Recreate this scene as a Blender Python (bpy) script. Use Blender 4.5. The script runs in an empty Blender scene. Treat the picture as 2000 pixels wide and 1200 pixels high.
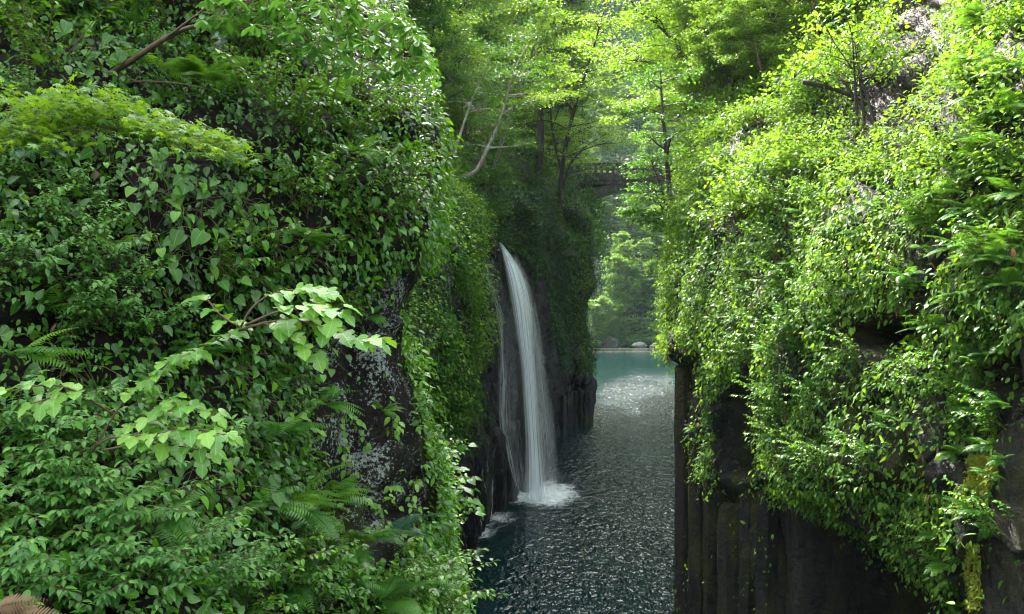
import bpy, math, random
import numpy as np
from mathutils import Matrix, Vector

rng = np.random.default_rng(11)
random.seed(5)
SC = bpy.context.scene
COL = SC.collection

# ------------------------------------------------------------------ camera frame
F, CX, CY, H = 1600.0, 1000.0, 600.0, 9.2      # focal length in photo pixels, centre, camera height over the river


def P(px, py, Y):
    return np.array([(px - CX) / F * Y, Y, H - (py - CY) / F * Y])


def proj(p):
    y = np.maximum(p[..., 1], 0.1)
    return CX + F * p[..., 0] / y, CY + F * (H - p[..., 2]) / y


def nrmz(v):
    return v / np.maximum(np.linalg.norm(v, axis=-1, keepdims=True), 1e-9)


# ------------------------------------------------------------------ numpy noise
def _hash(ix, iy, iz, seed):
    h = (ix * 374761393 + iy * 668265263 + iz * 2147483647 + seed * 974634777) & 0xFFFFFFFF
    h = ((h ^ (h >> 13)) * 1274126177) & 0xFFFFFFFF
    h = (h ^ (h >> 16)) & 0xFFFFFFFF
    return h / 4294967295.0


def vnoise(p, seed=0):
    p = np.asarray(p, float)
    i = np.floor(p).astype(np.int64)
    f = p - i
    f = f * f * (3 - 2 * f)
    out = 0
    for dx in (0, 1):
        for dy in (0, 1):
            for dz in (0, 1):
                w = (f[..., 0] if dx else 1 - f[..., 0]) * (f[..., 1] if dy else 1 - f[..., 1]) * (f[..., 2] if dz else 1 - f[..., 2])
                out = out + w * _hash(i[..., 0] + dx, i[..., 1] + dy, i[..., 2] + dz, seed)
    return out


def fbm(p, octv=4, seed=0, gain=0.5):
    a, s, t = 1.0, 0.0, 0.0
    p = np.asarray(p, float)
    for k in range(octv):
        s = s + a * vnoise(p * 2 ** k, seed + k * 17)
        t += a
        a *= gain
    return s / t


def cells(p, seed=0):
    """random value of the nearest Worley cell and the distance to its border"""
    i = np.floor(p).astype(np.int64)
    best = np.full(p.shape[:-1], 9.0)
    sec = best.copy()
    val = np.zeros(p.shape[:-1])
    for dx in (-1, 0, 1):
        for dy in (-1, 0, 1):
            for dz in (-1, 0, 1):
                c = i + np.array([dx, dy, dz])
                q = c + np.stack([_hash(c[..., 0], c[..., 1], c[..., 2], seed + k) for k in (1, 2, 3)], -1)
                d = np.linalg.norm(q - p, axis=-1)
                v = _hash(c[..., 0], c[..., 1], c[..., 2], seed + 9)
                nb = d < best
                sec = np.where(nb, best, np.minimum(sec, d))
                val = np.where(nb, v, val)
                best = np.where(nb, d, best)
    return val, sec - best


def in_poly(px, py, poly):
    c = np.zeros(px.shape, bool)
    n = len(poly)
    for a in range(n):
        x1, y1 = poly[a]
        x2, y2 = poly[(a + 1) % n]
        if y1 == y2:
            continue
        m = ((y1 > py) != (y2 > py)) & (px < (x2 - x1) * (py - y1) / (y2 - y1) + x1)
        c ^= m
    return c


def poly_dist(px, py, poly):
    d = np.full(px.shape, 1e9)
    n = len(poly)
    for a in range(n):
        ax, ay = poly[a]
        bx, by = poly[(a + 1) % n]
        ux, uy = bx - ax, by - ay
        t = np.clip(((px - ax) * ux + (py - ay) * uy) / max(ux * ux + uy * uy, 1e-6), 0, 1)
        d = np.minimum(d, np.hypot(px - ax - t * ux, py - ay - t * uy))
    return d


def smooth(x):
    x = np.clip(x, 0, 1)
    return x * x * (3 - 2 * x)


# ------------------------------------------------------------------ splines
def catmull(pts, n):
    """pts (k, ...) -> (n, ...) uniform Catmull-Rom"""
    pts = np.asarray(pts, float)
    k = len(pts)
    if k == 2:
        t = np.linspace(0, 1, n).reshape((n,) + (1,) * (pts.ndim - 1))
        return pts[0] * (1 - t) + pts[1] * t
    t = np.linspace(0, k - 1, n)
    i = np.minimum(t.astype(int), k - 2)
    f = (t - i).reshape((n,) + (1,) * (pts.ndim - 1))
    p0 = pts[np.maximum(i - 1, 0)]
    p1 = pts[i]
    p2 = pts[i + 1]
    p3 = pts[np.minimum(i + 2, k - 1)]
    return 0.5 * (2 * p1 + (p2 - p0) * f + (2 * p0 - 5 * p1 + 4 * p2 - p3) * f ** 2 + (3 * p1 - p0 - 3 * p2 + p3) * f ** 3)


# ------------------------------------------------------------------ mesh builder
class MB:
    def __init__(self):
        self.V, self.T, self.var, self.uv, self.mi = [], [], [], [], []
        self.n = 0

    def add(self, V, T, var=0.5, uv=None, mi=0):
        V = np.asarray(V, float).reshape(-1, 3)
        T = np.asarray(T, int).reshape(-1, 3)
        self.V.append(V)
        self.T.append(T + self.n)
        self.var.append(np.broadcast_to(np.asarray(var, float), (len(V),)))
        self.uv.append(np.zeros((len(V), 2)) if uv is None else np.asarray(uv, float))
        self.mi.append(np.full(len(T), mi, int))
        self.n += len(V)

    def leaves(self, tpl, pos, ax, nr, size, var, mi=0, wid=1.0):
        tv, tt, tuv = tpl
        n = len(pos)
        if n == 0:
            return
        ax = nrmz(ax)
        rt = nrmz(np.cross(ax, nr))
        nr = np.cross(rt, ax)
        s = np.broadcast_to(np.asarray(size, float), (n,))[:, None, None]
        w = np.broadcast_to(np.asarray(wid, float), (n,))[:, None, None]
        V = pos[:, None, :] + s * (w * tv[None, :, 0:1] * rt[:, None, :] + tv[None, :, 1:2] * ax[:, None, :] + tv[None, :, 2:3] * nr[:, None, :])
        k = len(tv)
        T = tt[None] + (np.arange(n) * k)[:, None, None]
        self.add(V, T, np.repeat(np.broadcast_to(np.asarray(var, float), (n,)), k), np.tile(tuv, (n, 1)), mi)

    def tube(self, path, rad, seg=6, n=None, var=0.5, mi=0, cap=True):
        path = np.asarray(path, float)
        n = n or max(2, (len(path) - 1) * 3 + 1)
        c = catmull(path, n)
        r = np.broadcast_to(np.asarray(rad, float), (len(path),)) if np.ndim(rad) == 0 or len(np.atleast_1d(rad)) == len(path) else np.asarray(rad)
        r = np.maximum(np.interp(np.linspace(0, 1, n), np.linspace(0, 1, len(r)), r), 1e-4)
        t = nrmz(np.gradient(c, axis=0))
        up = np.array([0, 0, 1.0]) if abs(t[:, 2]).mean() < 0.8 else np.array([1.0, 0, 0])
        a = nrmz(np.cross(t, up))
        b = np.cross(t, a)
        th = np.linspace(0, 2 * np.pi, seg, endpoint=False)
        V = c[:, None] + r[:, None, None] * (np.cos(th)[None, :, None] * a[:, None] + np.sin(th)[None, :, None] * b[:, None])
        V = V.reshape(-1, 3)
        i, j = np.meshgrid(np.arange(n - 1), np.arange(seg), indexing='ij')
        i, j = i.ravel(), j.ravel()
        j2 = (j + 1) % seg
        q = np.stack([i * seg + j, i * seg + j2, (i + 1) * seg + j2, (i + 1) * seg + j], 1)
        T = np.concatenate([q[:, [0, 1, 2]], q[:, [0, 2, 3]]])
        if cap:
            V = np.concatenate([V, c[:1], c[-1:]])
            e0 = np.arange(seg)
            T = np.concatenate([T, np.stack([np.full(seg, n * seg), (e0 + 1) % seg, e0], 1),
                                np.stack([np.full(seg, n * seg + 1), (n - 1) * seg + e0, (n - 1) * seg + (e0 + 1) % seg], 1)])
        self.add(V, T, var, None, mi)

    def grid(self, Pg, var=0.5, uv=None, mi=0, flip=False):
        a, b = Pg.shape[:2]
        i, j = np.meshgrid(np.arange(a - 1), np.arange(b - 1), indexing='ij')
        i, j = i.ravel(), j.ravel()
        q = np.stack([i * b + j, i * b + j + 1, (i + 1) * b + j + 1, (i + 1) * b + j], 1)
        if flip:
            q = q[:, ::-1]
        self.add(Pg.reshape(-1, 3), np.concatenate([q[:, [0, 1, 2]], q[:, [0, 2, 3]]]), var, uv, mi)

    def box(self, lo, hi, var=0.5, mi=0):
        x0, y0, z0 = lo
        x1, y1, z1 = hi
        V = [(x0, y0, z0), (x1, y0, z0), (x1, y1, z0), (x0, y1, z0), (x0, y0, z1), (x1, y0, z1), (x1, y1, z1), (x0, y1, z1)]
        q = [(0, 3, 2, 1), (4, 5, 6, 7), (0, 1, 5, 4), (1, 2, 6, 5), (2, 3, 7, 6), (3, 0, 4, 7)]
        # each face gets vertices of its own so that smooth shading never rounds it
        VV, TT = [], []
        for f in q:
            k = len(VV)
            VV += [V[m] for m in f]
            TT += [(k, k + 1, k + 2), (k, k + 2, k + 3)]
        self.add(VV, TT, var, None, mi)

    def build(self, name, mats, parent=None, loc=None, smooth_=True):
        V = np.concatenate(self.V).astype(np.float32)
        T = np.concatenate(self.T).astype(np.int32)
        me = bpy.data.meshes.new(name)
        me.vertices.add(len(V))
        me.vertices.foreach_set('co', V.ravel())
        me.loops.add(len(T) * 3)
        me.loops.foreach_set('vertex_index', T.ravel())
        me.polygons.add(len(T))
        me.polygons.foreach_set('loop_start', np.arange(0, len(T) * 3, 3, dtype=np.int32))
        me.polygons.foreach_set('material_index', np.concatenate(self.mi).astype(np.int32))
        me.polygons.foreach_set('use_smooth', np.full(len(T), smooth_, bool))
        me.update()
        at = me.attributes.new('var', 'FLOAT', 'POINT')
        at.data.foreach_set('value', np.concatenate(self.var).astype(np.float32))
        uv = np.concatenate(self.uv).astype(np.float32)
        if np.any(uv):
            ul = me.uv_layers.new(name='UVMap')
            ul.data.foreach_set('uv', uv[T.ravel()].ravel())
        for m in (mats if isinstance(mats, (list, tuple)) else [mats]):
            me.materials.append(m)
        o = bpy.data.objects.new(name, me)
        COL.objects.link(o)
        if parent:
            o.parent = parent
        if loc is not None:
            o.location = loc
        return o


def tag(o, label=None, cat=None, group=None, kind=None):
    if label:
        o['label'] = label
    if cat:
        o['category'] = cat
    if group:
        o['group'] = group
    if kind:
        o['kind'] = kind
    return o


def thing(name, label, cat, loc=(0, 0, 0), group=None):
    o = bpy.data.objects.new(name, None)
    COL.objects.link(o)
    o.location = Vector([float(v) for v in loc])
    o.empty_display_size = 0.2
    return tag(o, label, cat, group)


def copy_tree(o, parent=None):
    c = o.copy()
    COL.objects.link(c)
    c.parent = parent
    for ch in list(o.children):
        copy_tree(ch, c)
    return c


# ------------------------------------------------------------------ materials
def new_mat(name):
    m = bpy.data.materials.new(name)
    m.use_nodes = True
    nt = m.node_tree
    nt.nodes.clear()
    return m, nt


def N(nt, t, **kw):
    n = nt.nodes.new(t)
    for k, v in kw.items():
        if k.startswith('in_'):
            n.inputs[k[3:].replace('_', ' ')].default_value = v
        else:
            setattr(n, k, v)
    return n


def ramp(nt, stops):
    r = nt.nodes.new('ShaderNodeValToRGB')
    e = r.color_ramp.elements
    while len(e) < len(stops):
        e.new(0.5)
    for k, (p, c) in enumerate(stops):
        e[k].position = p
        e[k].color = (c[0], c[1], c[2], 1) if not np.isscalar(c) else (c, c, c, 1)
    return r


def math_n(nt, op, a, b=None, clamp=False):
    n = nt.nodes.new('ShaderNodeMath')
    n.operation = op
    n.use_clamp = clamp
    for k, v in enumerate((a, b)):
        if v is None:
            continue
        if isinstance(v, (int, float)):
            n.inputs[k].default_value = v
        else:
            nt.links.new(v, n.inputs[k])
    return n.outputs[0]


def mixc(nt, fac, a, b):
    n = nt.nodes.new('ShaderNodeMix')
    n.data_type = 'RGBA'
    for k, v in ((0, fac), (6, a), (7, b)):
        if isinstance(v, (int, float)):
            n.inputs[k].default_value = v
        elif isinstance(v, tuple):
            n.inputs[k].default_value = (*v, 1)
        else:
            nt.links.new(v, n.inputs[k])
    return n.outputs[2]


def noise(nt, scale, detail=4, rough=0.55, vec=None, dist=0.0):
    n = N(nt, 'ShaderNodeTexNoise')
    n.inputs['Scale'].default_value = scale
    n.inputs['Detail'].default_value = detail
    n.inputs['Roughness'].default_value = rough
    n.inputs['Distortion'].default_value = dist
    if vec is not None:
        nt.links.new(vec, n.inputs['Vector'])
    return n.outputs['Fac']


def pos_vec(nt, sc=(1, 1, 1)):
    g = N(nt, 'ShaderNodeNewGeometry')
    m = N(nt, 'ShaderNodeMapping')
    m.inputs['Scale'].default_value = sc
    nt.links.new(g.outputs['Position'], m.inputs['Vector'])
    return m.outputs[0]


def leaf_mat(name, dark, mid, light, trans=0.35, rough=0.38, veins=0.0, spec=0.5):
    m, nt = new_mat(name)
    L = nt.links
    at = N(nt, 'ShaderNodeAttribute', attribute_name='var')
    oi = N(nt, 'ShaderNodeObjectInfo')
    v = math_n(nt, 'ADD', at.outputs['Fac'], math_n(nt, 'MULTIPLY', math_n(nt, 'SUBTRACT', oi.outputs['Random'], 0.5), 0.22), True)
    r = ramp(nt, [(0.0, dark), (0.5, mid), (1.0, light)])
    L.new(v, r.inputs[0])
    col = r.outputs[0]
    pb = N(nt, 'ShaderNodeBsdfPrincipled')
    pb.inputs['Roughness'].default_value = rough
    pb.inputs['Specular IOR Level'].default_value = spec
    if veins:
        tc = N(nt, 'ShaderNodeUVMap')
        sp = N(nt, 'ShaderNodeSeparateXYZ')
        L.new(tc.outputs[0], sp.inputs[0])
        au = math_n(nt, 'ABSOLUTE', math_n(nt, 'SUBTRACT', sp.outputs[0], 0.5))
        f = math_n(nt, 'FRACT', math_n(nt, 'MULTIPLY', math_n(nt, 'SUBTRACT', sp.outputs[1], math_n(nt, 'MULTIPLY', au, 0.75)), 7.5))
        ridge = math_n(nt, 'ABSOLUTE', math_n(nt, 'SUBTRACT', f, 0.5))            # 0 mid panel .. 0.5 at a vein
        vein = math_n(nt, 'GREATER_THAN', ridge, 0.44)
        midr = math_n(nt, 'LESS_THAN', au, 0.022)
        vm = math_n(nt, 'MAXIMUM', math_n(nt, 'MULTIPLY', vein, 0.55), midr)
        lt = tuple(min(1, c * 1.5 + 0.03) for c in light)
        col = mixc(nt, math_n(nt, 'MULTIPLY', vm, 0.45), col, lt)
        bp = N(nt, 'ShaderNodeBump')
        bp.inputs['Strength'].default_value = veins
        bp.inputs['Distance'].default_value = 0.01
        bp.invert = True
        L.new(math_n(nt, 'POWER', math_n(nt, 'MULTIPLY', ridge, 2.0), 2.0), bp.inputs['Height'])
        L.new(bp.outputs[0], pb.inputs['Normal'])
    L.new(col, pb.inputs['Base Color'])
    tl = N(nt, 'ShaderNodeBsdfTranslucent')
    L.new(mixc(nt, 0.55, col, tuple(min(1, c * s) for c, s in zip(light, (1.45, 1.25, 0.5)))), tl.inputs['Color'])
    mx = N(nt, 'ShaderNodeMixShader')
    mx.inputs[0].default_value = trans
    L.new(pb.outputs[0], mx.inputs[1])
    L.new(tl.outputs[0], mx.inputs[2])
    o = N(nt, 'ShaderNodeOutputMaterial')
    L.new(mx.outputs[0], o.inputs['Surface'])
    return m


def rock_mat(name, base, light, lichen=0.0, moss=0.0, rough=(0.35, 0.7), bump=0.6, streak=0.0, scale=1.0, mosscol=(0.05, 0.075, 0.012), zone=False, spec=0.5):
    m, nt = new_mat(name)
    L = nt.links
    pv = pos_vec(nt, (scale,) * 3)
    n1 = noise(nt, 1.3, 8, 0.65, pv)
    n2 = noise(nt, 7.0, 6, 0.65, pv)
    r = ramp(nt, [(0.32, base), (0.62, light), (0.8, tuple(c * 1.5 for c in light))])
    L.new(math_n(nt, 'ADD', math_n(nt, 'MULTIPLY', n1, 0.6), math_n(nt, 'MULTIPLY', n2, 0.4)), r.inputs[0])
    col = r.outputs[0]
    if streak:
        ns = noise(nt, 1.0, 5, 0.6, pos_vec(nt, (2.6, 2.6, 0.16)))
        rs = ramp(nt, [(0.48, 0.0), (0.66, 1.0)])
        L.new(ns, rs.inputs[0])
        col = mixc(nt, math_n(nt, 'MULTIPLY', rs.outputs[0], streak), col, tuple(c * 2.2 for c in light))
    if moss:
        nm = noise(nt, 0.9, 6, 0.7, pos_vec(nt, (scale, scale, scale * 0.45)), 0.6)
        rm = ramp(nt, [(0.60 - 0.25 * moss, 0.0), (0.72 - 0.22 * moss, 1.0)])
        L.new(nm, rm.inputs[0])
        mc = mixc(nt, noise(nt, 14, 3, 0.6, pv), tuple(c * 0.4 for c in mosscol), mosscol)
        col = mixc(nt, math_n(nt, 'MULTIPLY', rm.outputs[0], 0.85), col, mc)
    if lichen:
        a = noise(nt, 2.2, 3, 0.6, pv, 0.4)
        b = noise(nt, 26.0, 6, 0.75, pv)
        s = math_n(nt, 'ADD', math_n(nt, 'MULTIPLY', a, 0.4), math_n(nt, 'MULTIPLY', b, 0.6))
        rl = ramp(nt, [(0.565 - 0.06 * lichen, 0.0), (0.585 - 0.06 * lichen, 1.0)])
        if zone:
            za = N(nt, 'ShaderNodeAttribute', attribute_name='var')
            s = math_n(nt, 'ADD', s, math_n(nt, 'MULTIPLY', math_n(nt, 'SUBTRACT', za.outputs['Fac'], 1.0), 0.16))
        L.new(s, rl.inputs[0])
        if zone:
            col = mixc(nt, za.outputs['Fac'], (0.007, 0.006, 0.004), col)
        lc = mixc(nt, noise(nt, 30, 3, 0.6, pv), (0.12, 0.16, 0.12), (0.36, 0.41, 0.35))
        col = mixc(nt, math_n(nt, 'MULTIPLY', rl.outputs[0], 0.9), col, lc)
    pb = N(nt, 'ShaderNodeBsdfPrincipled')
    pb.inputs['Specular IOR Level'].default_value = spec
    L.new(col, pb.inputs['Base Color'])
    rr = ramp(nt, [(0.35, rough[0]), (0.65, rough[1])])
    L.new(n2, rr.inputs[0])
    L.new(rr.outputs[0], pb.inputs['Roughness'])
    bp = N(nt, 'ShaderNodeBump')
    bp.inputs['Strength'].default_value = bump
    bp.inputs['Distance'].default_value = 0.12
    hb = math_n(nt, 'ADD', math_n(nt, 'MULTIPLY', noise(nt, 3.2, 10, 0.68, pv), 1.0), math_n(nt, 'MULTIPLY', noise(nt, 22, 5, 0.6, pv), 0.18))
    vo = N(nt, 'ShaderNodeTexVoronoi', feature='DISTANCE_TO_EDGE')
    vo.inputs['Scale'].default_value = 1.0
    mpv = N(nt, 'ShaderNodeMapping')
    mpv.inputs['Scale'].default_value = (1.9 * scale, 1.9 * scale, 0.7 * scale)
    g_ = N(nt, 'ShaderNodeNewGeometry')
    va_ = N(nt, 'ShaderNodeVectorMath', operation='ADD')
    nz_ = N(nt, 'ShaderNodeTexNoise')
    nz_.inputs['Scale'].default_value = 2.0
    sc_ = N(nt, 'ShaderNodeVectorMath', operation='SCALE')
    sc_.inputs['Scale'].default_value = 0.6
    L.new(g_.outputs['Position'], nz_.inputs['Vector'])
    L.new(nz_.outputs['Color'], sc_.inputs[0])
    L.new(g_.outputs['Position'], va_.inputs[0])
    L.new(sc_.outputs[0], va_.inputs[1])
    L.new(va_.outputs[0], mpv.inputs['Vector'])
    L.new(mpv.outputs[0], vo.inputs['Vector'])
    ck = math_n(nt, 'MINIMUM', math_n(nt, 'MULTIPLY', vo.outputs['Distance'], 12.0), 1.0)
    hb = math_n(nt, 'ADD', hb, math_n(nt, 'MULTIPLY', ck, 0.14))
    L.new(hb, bp.inputs['Height'])
    L.new(bp.outputs[0], pb.inputs['Normal'])
    o = N(nt, 'ShaderNodeOutputMaterial')
    L.new(pb.outputs[0], o.inputs['Surface'])
    return m


def bark_mat(name, a, b, lich=0.0):
    m, nt = new_mat(name)
    L = nt.links
    tc = N(nt, 'ShaderNodeTexCoord')
    mp = N(nt, 'ShaderNodeMapping')
    mp.inputs['Scale'].default_value = (14, 14, 2.2)
    L.new(tc.outputs['Object'], mp.inputs['Vector'])
    n1 = noise(nt, 1.0, 7, 0.65, mp.outputs[0])
    r = ramp(nt, [(0.3, a), (0.7, b)])
    L.new(n1, r.inputs[0])
    col = r.outputs[0]
    if lich:
        n2 = noise(nt, 3.0, 5, 0.7, tc.outputs['Object'])
        r2 = ramp(nt, [(0.6 - 0.15 * lich, 0.0), (0.66 - 0.15 * lich, 1.0)])
        L.new(n2, r2.inputs[0])
        col = mixc(nt, r2.outputs[0], col, (0.30, 0.36, 0.30))
    pb = N(nt, 'ShaderNodeBsdfPrincipled', in_Roughness=0.75)
    L.new(col, pb.inputs['Base Color'])
    bp = N(nt, 'ShaderNodeBump')
    bp.inputs['Strength'].default_value = 0.5
    bp.inputs['Distance'].default_value = 0.03
    L.new(n1, bp.inputs['Height'])
    L.new(bp.outputs[0], pb.inputs['Normal'])
    o = N(nt, 'ShaderNodeOutputMaterial')
    L.new(pb.outputs[0], o.inputs['Surface'])
    return m


def plain_mat(name, col, rough=0.6):
    m, nt = new_mat(name)
    pb = N(nt, 'ShaderNodeBsdfPrincipled', in_Roughness=rough)
    c = mixc(nt, noise(nt, 9, 4, 0.6, pos_vec(nt)), tuple(x * 0.7 for x in col), tuple(min(1, x * 1.2) for x in col))
    nt.links.new(c, pb.inputs['Base Color'])
    o = N(nt, 'ShaderNodeOutputMaterial')
    nt.links.new(pb.outputs[0], o.inputs['Surface'])
    return m


def water_mat():
    m, nt = new_mat('river_water')
    L = nt.links
    pb = N(nt, 'ShaderNodeBsdfPrincipled', in_Roughness=0.09, in_IOR=1.333)
    pb.inputs['Base Color'].default_value = (0.003, 0.017, 0.019, 1)
    g = N(nt, 'ShaderNodeNewGeometry')
    sp = N(nt, 'ShaderNodeSeparateXYZ')
    L.new(g.outputs['Position'], sp.inputs[0])
    pv = pos_vec(nt)
    wob = math_n(nt, 'MULTIPLY', noise(nt, 0.09, 2, 0.5, pv), 50.0)
    calm = ramp(nt, [(0.0, 1.0), (0.55, 1.0), (0.75, 0.06), (1.0, 0.06)])
    L.new(math_n(nt, 'DIVIDE', math_n(nt, 'ADD', math_n(nt, 'SUBTRACT', sp.outputs[1], 25.0), wob), 170.0, True), calm.inputs[0])
    h = math_n(nt, 'ADD', math_n(nt, 'MULTIPLY', noise(nt, 2.3, 1.0, 0.5, pos_vec(nt, (1.25, 0.8, 1)), 0.6), 1.0),
               math_n(nt, 'MULTIPLY', noise(nt, 6.0, 1.0, 0.5, pos_vec(nt, (1.2, 0.8, 1)), 0.3), 0.30))
    bp = N(nt, 'ShaderNodeBump')
    bp.inputs['Distance'].default_value = 0.42
    # smoother along the left wall, ruffled towards the right bank: shaped to place the glints
    lw = math_n(nt, 'ADD', math_n(nt, 'MULTIPLY', math_n(nt, 'SUBTRACT', sp.outputs[1], 24.0), 0.14), -1.8)
    dl = math_n(nt, 'ADD', math_n(nt, 'SUBTRACT', sp.outputs[0], lw), math_n(nt, 'MULTIPLY', math_n(nt, 'SUBTRACT', noise(nt, 0.35, 3, 0.6, pv), 0.5), 6.0))
    sh = ramp(nt, [(0.0, 0.22), (0.55, 0.75), (1.0, 1.0)])
    L.new(math_n(nt, 'DIVIDE', dl, 5.5, True), sh.inputs[0])
    L.new(math_n(nt, 'MULTIPLY', math_n(nt, 'MULTIPLY', calm.outputs[0], sh.outputs[0]), 0.9), bp.inputs['Strength'])
    L.new(h, bp.inputs['Height'])
    L.new(bp.outputs[0], pb.inputs['Normal'])
    o = N(nt, 'ShaderNodeOutputMaterial')
    L.new(pb.outputs[0], o.inputs['Surface'])
    return m


def fall_mat(name, us=26.0, vs=1.3, lo=0.35, hi=0.65, gain=1.0, col=(0.86, 0.94, 0.96)):
    """white falling water: streaks broken along the fall, thinned by the vertex value var"""
    m, nt = new_mat(name)
    L = nt.links
    uv = N(nt, 'ShaderNodeUVMap')
    mp = N(nt, 'ShaderNodeMapping')
    mp.inputs['Scale'].default_value = (us, vs, 1)
    L.new(uv.outputs[0], mp.inputs['Vector'])
    n1 = noise(nt, 1.0, 5, 0.6, mp.outputs[0], 0.15)
    r = ramp(nt, [(lo, 0.0), (hi, 1.0)])
    L.new(n1, r.inputs[0])
    at = N(nt, 'ShaderNodeAttribute', attribute_name='var')
    a2 = math_n(nt, 'MULTIPLY', at.outputs['Fac'], gain)
    base = math_n(nt, 'MULTIPLY', a2, math_n(nt, 'ADD', math_n(nt, 'MULTIPLY', r.outputs[0], 0.75), math_n(nt, 'MULTIPLY', a2, 0.3)), True)
    d = N(nt, 'ShaderNodeBsdfDiffuse')
    d.inputs['Color'].default_value = (*col, 1)
    t = N(nt, 'ShaderNodeBsdfTranslucent')
    t.inputs['Color'].default_value = (*col, 1)
    ad = N(nt, 'ShaderNodeMixShader')
    ad.inputs[0].default_value = 0.4
    L.new(d.outputs[0], ad.inputs[1])
    L.new(t.outputs[0], ad.inputs[2])
    tr = N(nt, 'ShaderNodeBsdfTransparent')
    mx = N(nt, 'ShaderNodeMixShader')
    L.new(base, mx.inputs[0])
    L.new(tr.outputs[0], mx.inputs[1])
    L.new(ad.outputs[0], mx.inputs[2])
    o = N(nt, 'ShaderNodeOutputMaterial')
    L.new(mx.outputs[0], o.inputs['Surface'])
    return m


def foam_mat():
    m, nt = new_mat('foam')
    L = nt.links
    pv = pos_vec(nt)
    n1 = noise(nt, 2.2, 7, 0.7, pos_vec(nt, (1, 0.5, 1)), 0.8)
    at = N(nt, 'ShaderNodeAttribute', attribute_name='var')
    a = math_n(nt, 'ADD', math_n(nt, 'MULTIPLY', n1, 0.9), math_n(nt, 'SUBTRACT', at.outputs['Fac'], 0.95))
    r = ramp(nt, [(0.0, 0.0), (0.45, 0.85)])
    L.new(a, r.inputs[0])
    f = math_n(nt, 'MULTIPLY', r.outputs[0], math_n(nt, 'MINIMUM', math_n(nt, 'MULTIPLY', at.outputs['Fac'], 3.0), 1.0), True)
    d = N(nt, 'ShaderNodeBsdfDiffuse')
    d.inputs['Color'].default_value = (0.8, 0.88, 0.9, 1)
    tr = N(nt, 'ShaderNodeBsdfTransparent')
    mx = N(nt, 'ShaderNodeMixShader')
    L.new(f, mx.inputs[0])
    L.new(tr.outputs[0], mx.inputs[1])
    L.new(d.outputs[0], mx.inputs[2])
    o = N(nt, 'ShaderNodeOutputMaterial')
    L.new(mx.outputs[0], o.inputs['Surface'])
    return m


M = {}
M['leaf_near'] = leaf_mat('leaf_near', (0.010, 0.052, 0.005), (0.036, 0.150, 0.009), (0.125, 0.31, 0.018), 0.36, 0.27, 0.18, 0.55)
M['leaf_plain'] = leaf_mat('leaf_plain', (0.010, 0.042, 0.008), (0.024, 0.095, 0.012), (0.075, 0.19, 0.022), 0.35, 0.36)
M['leaf_nettle'] = leaf_mat('leaf_nettle', (0.018, 0.10, 0.014), (0.05, 0.20, 0.028), (0.15, 0.36, 0.05), 0.33, 0.30, 0.35, 0.6)
M['leaf_pale'] = leaf_mat('leaf_pale', (0.05, 0.16, 0.022), (0.10, 0.28, 0.035), (0.21, 0.42, 0.05), 0.36, 0.26, 0.25, 0.6)
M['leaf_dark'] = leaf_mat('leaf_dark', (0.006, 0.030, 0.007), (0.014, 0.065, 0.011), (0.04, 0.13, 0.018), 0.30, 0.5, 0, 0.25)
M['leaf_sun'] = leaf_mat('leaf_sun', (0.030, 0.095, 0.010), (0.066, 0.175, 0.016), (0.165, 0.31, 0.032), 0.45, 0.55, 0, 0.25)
M['leaf_maple'] = leaf_mat('leaf_maple', (0.035, 0.12, 0.010), (0.08, 0.22, 0.015), (0.19, 0.35, 0.022), 0.48, 0.45, 0, 0.4)
M['leaf_mid'] = leaf_mat('leaf_mid', (0.014, 0.065, 0.008), (0.034, 0.125, 0.012), (0.085, 0.22, 0.02), 0.42, 0.55, 0, 0.25)
M['fern'] = leaf_mat('fern', (0.02, 0.085, 0.012), (0.05, 0.18, 0.02), (0.14, 0.32, 0.03), 0.42, 0.42, 0, 0.4)
M['fern_blue'] = leaf_mat('fern_blue', (0.010, 0.05, 0.025), (0.022, 0.085, 0.042), (0.05, 0.14, 0.06), 0.25, 0.3)
M['fern_dead'] = leaf_mat('fern_dead', (0.03, 0.016, 0.008), (0.075, 0.042, 0.018), (0.15, 0.09, 0.035), 0.2, 0.7)
M['moss'] = leaf_mat('moss', (0.09, 0.12, 0.005), (0.20, 0.25, 0.010), (0.32, 0.36, 0.02), 0.3, 0.7)
M['litter'] = leaf_mat('litter', (0.012, 0.007, 0.004), (0.035, 0.021, 0.011), (0.075, 0.048, 0.026), 0.1, 0.7)
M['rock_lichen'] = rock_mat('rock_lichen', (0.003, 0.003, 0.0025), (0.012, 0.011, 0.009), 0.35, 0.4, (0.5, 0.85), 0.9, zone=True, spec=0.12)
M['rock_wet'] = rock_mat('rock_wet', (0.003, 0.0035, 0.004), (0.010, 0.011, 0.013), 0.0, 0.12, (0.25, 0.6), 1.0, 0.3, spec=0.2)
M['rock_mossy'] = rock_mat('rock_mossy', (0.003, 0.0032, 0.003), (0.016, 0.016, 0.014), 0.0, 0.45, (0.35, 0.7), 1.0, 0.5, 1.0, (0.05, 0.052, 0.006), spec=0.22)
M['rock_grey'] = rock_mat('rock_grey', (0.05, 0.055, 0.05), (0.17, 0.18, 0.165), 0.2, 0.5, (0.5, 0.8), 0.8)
M['soil'] = rock_mat('soil', (0.018, 0.014, 0.009), (0.05, 0.038, 0.024), 0.0, 0.6, (0.7, 0.9), 0.9, 0.0, 1.0, (0.03, 0.06, 0.012))
M['bark_pale'] = bark_mat('bark_pale', (0.10, 0.085, 0.06), (0.30, 0.27, 0.21), 0.5)
M['bark_dark'] = bark_mat('bark_dark', (0.012, 0.010, 0.008), (0.045, 0.036, 0.028))
M['bark_brown'] = bark_mat('bark_brown', (0.05, 0.032, 0.02), (0.14, 0.085, 0.05))
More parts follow.
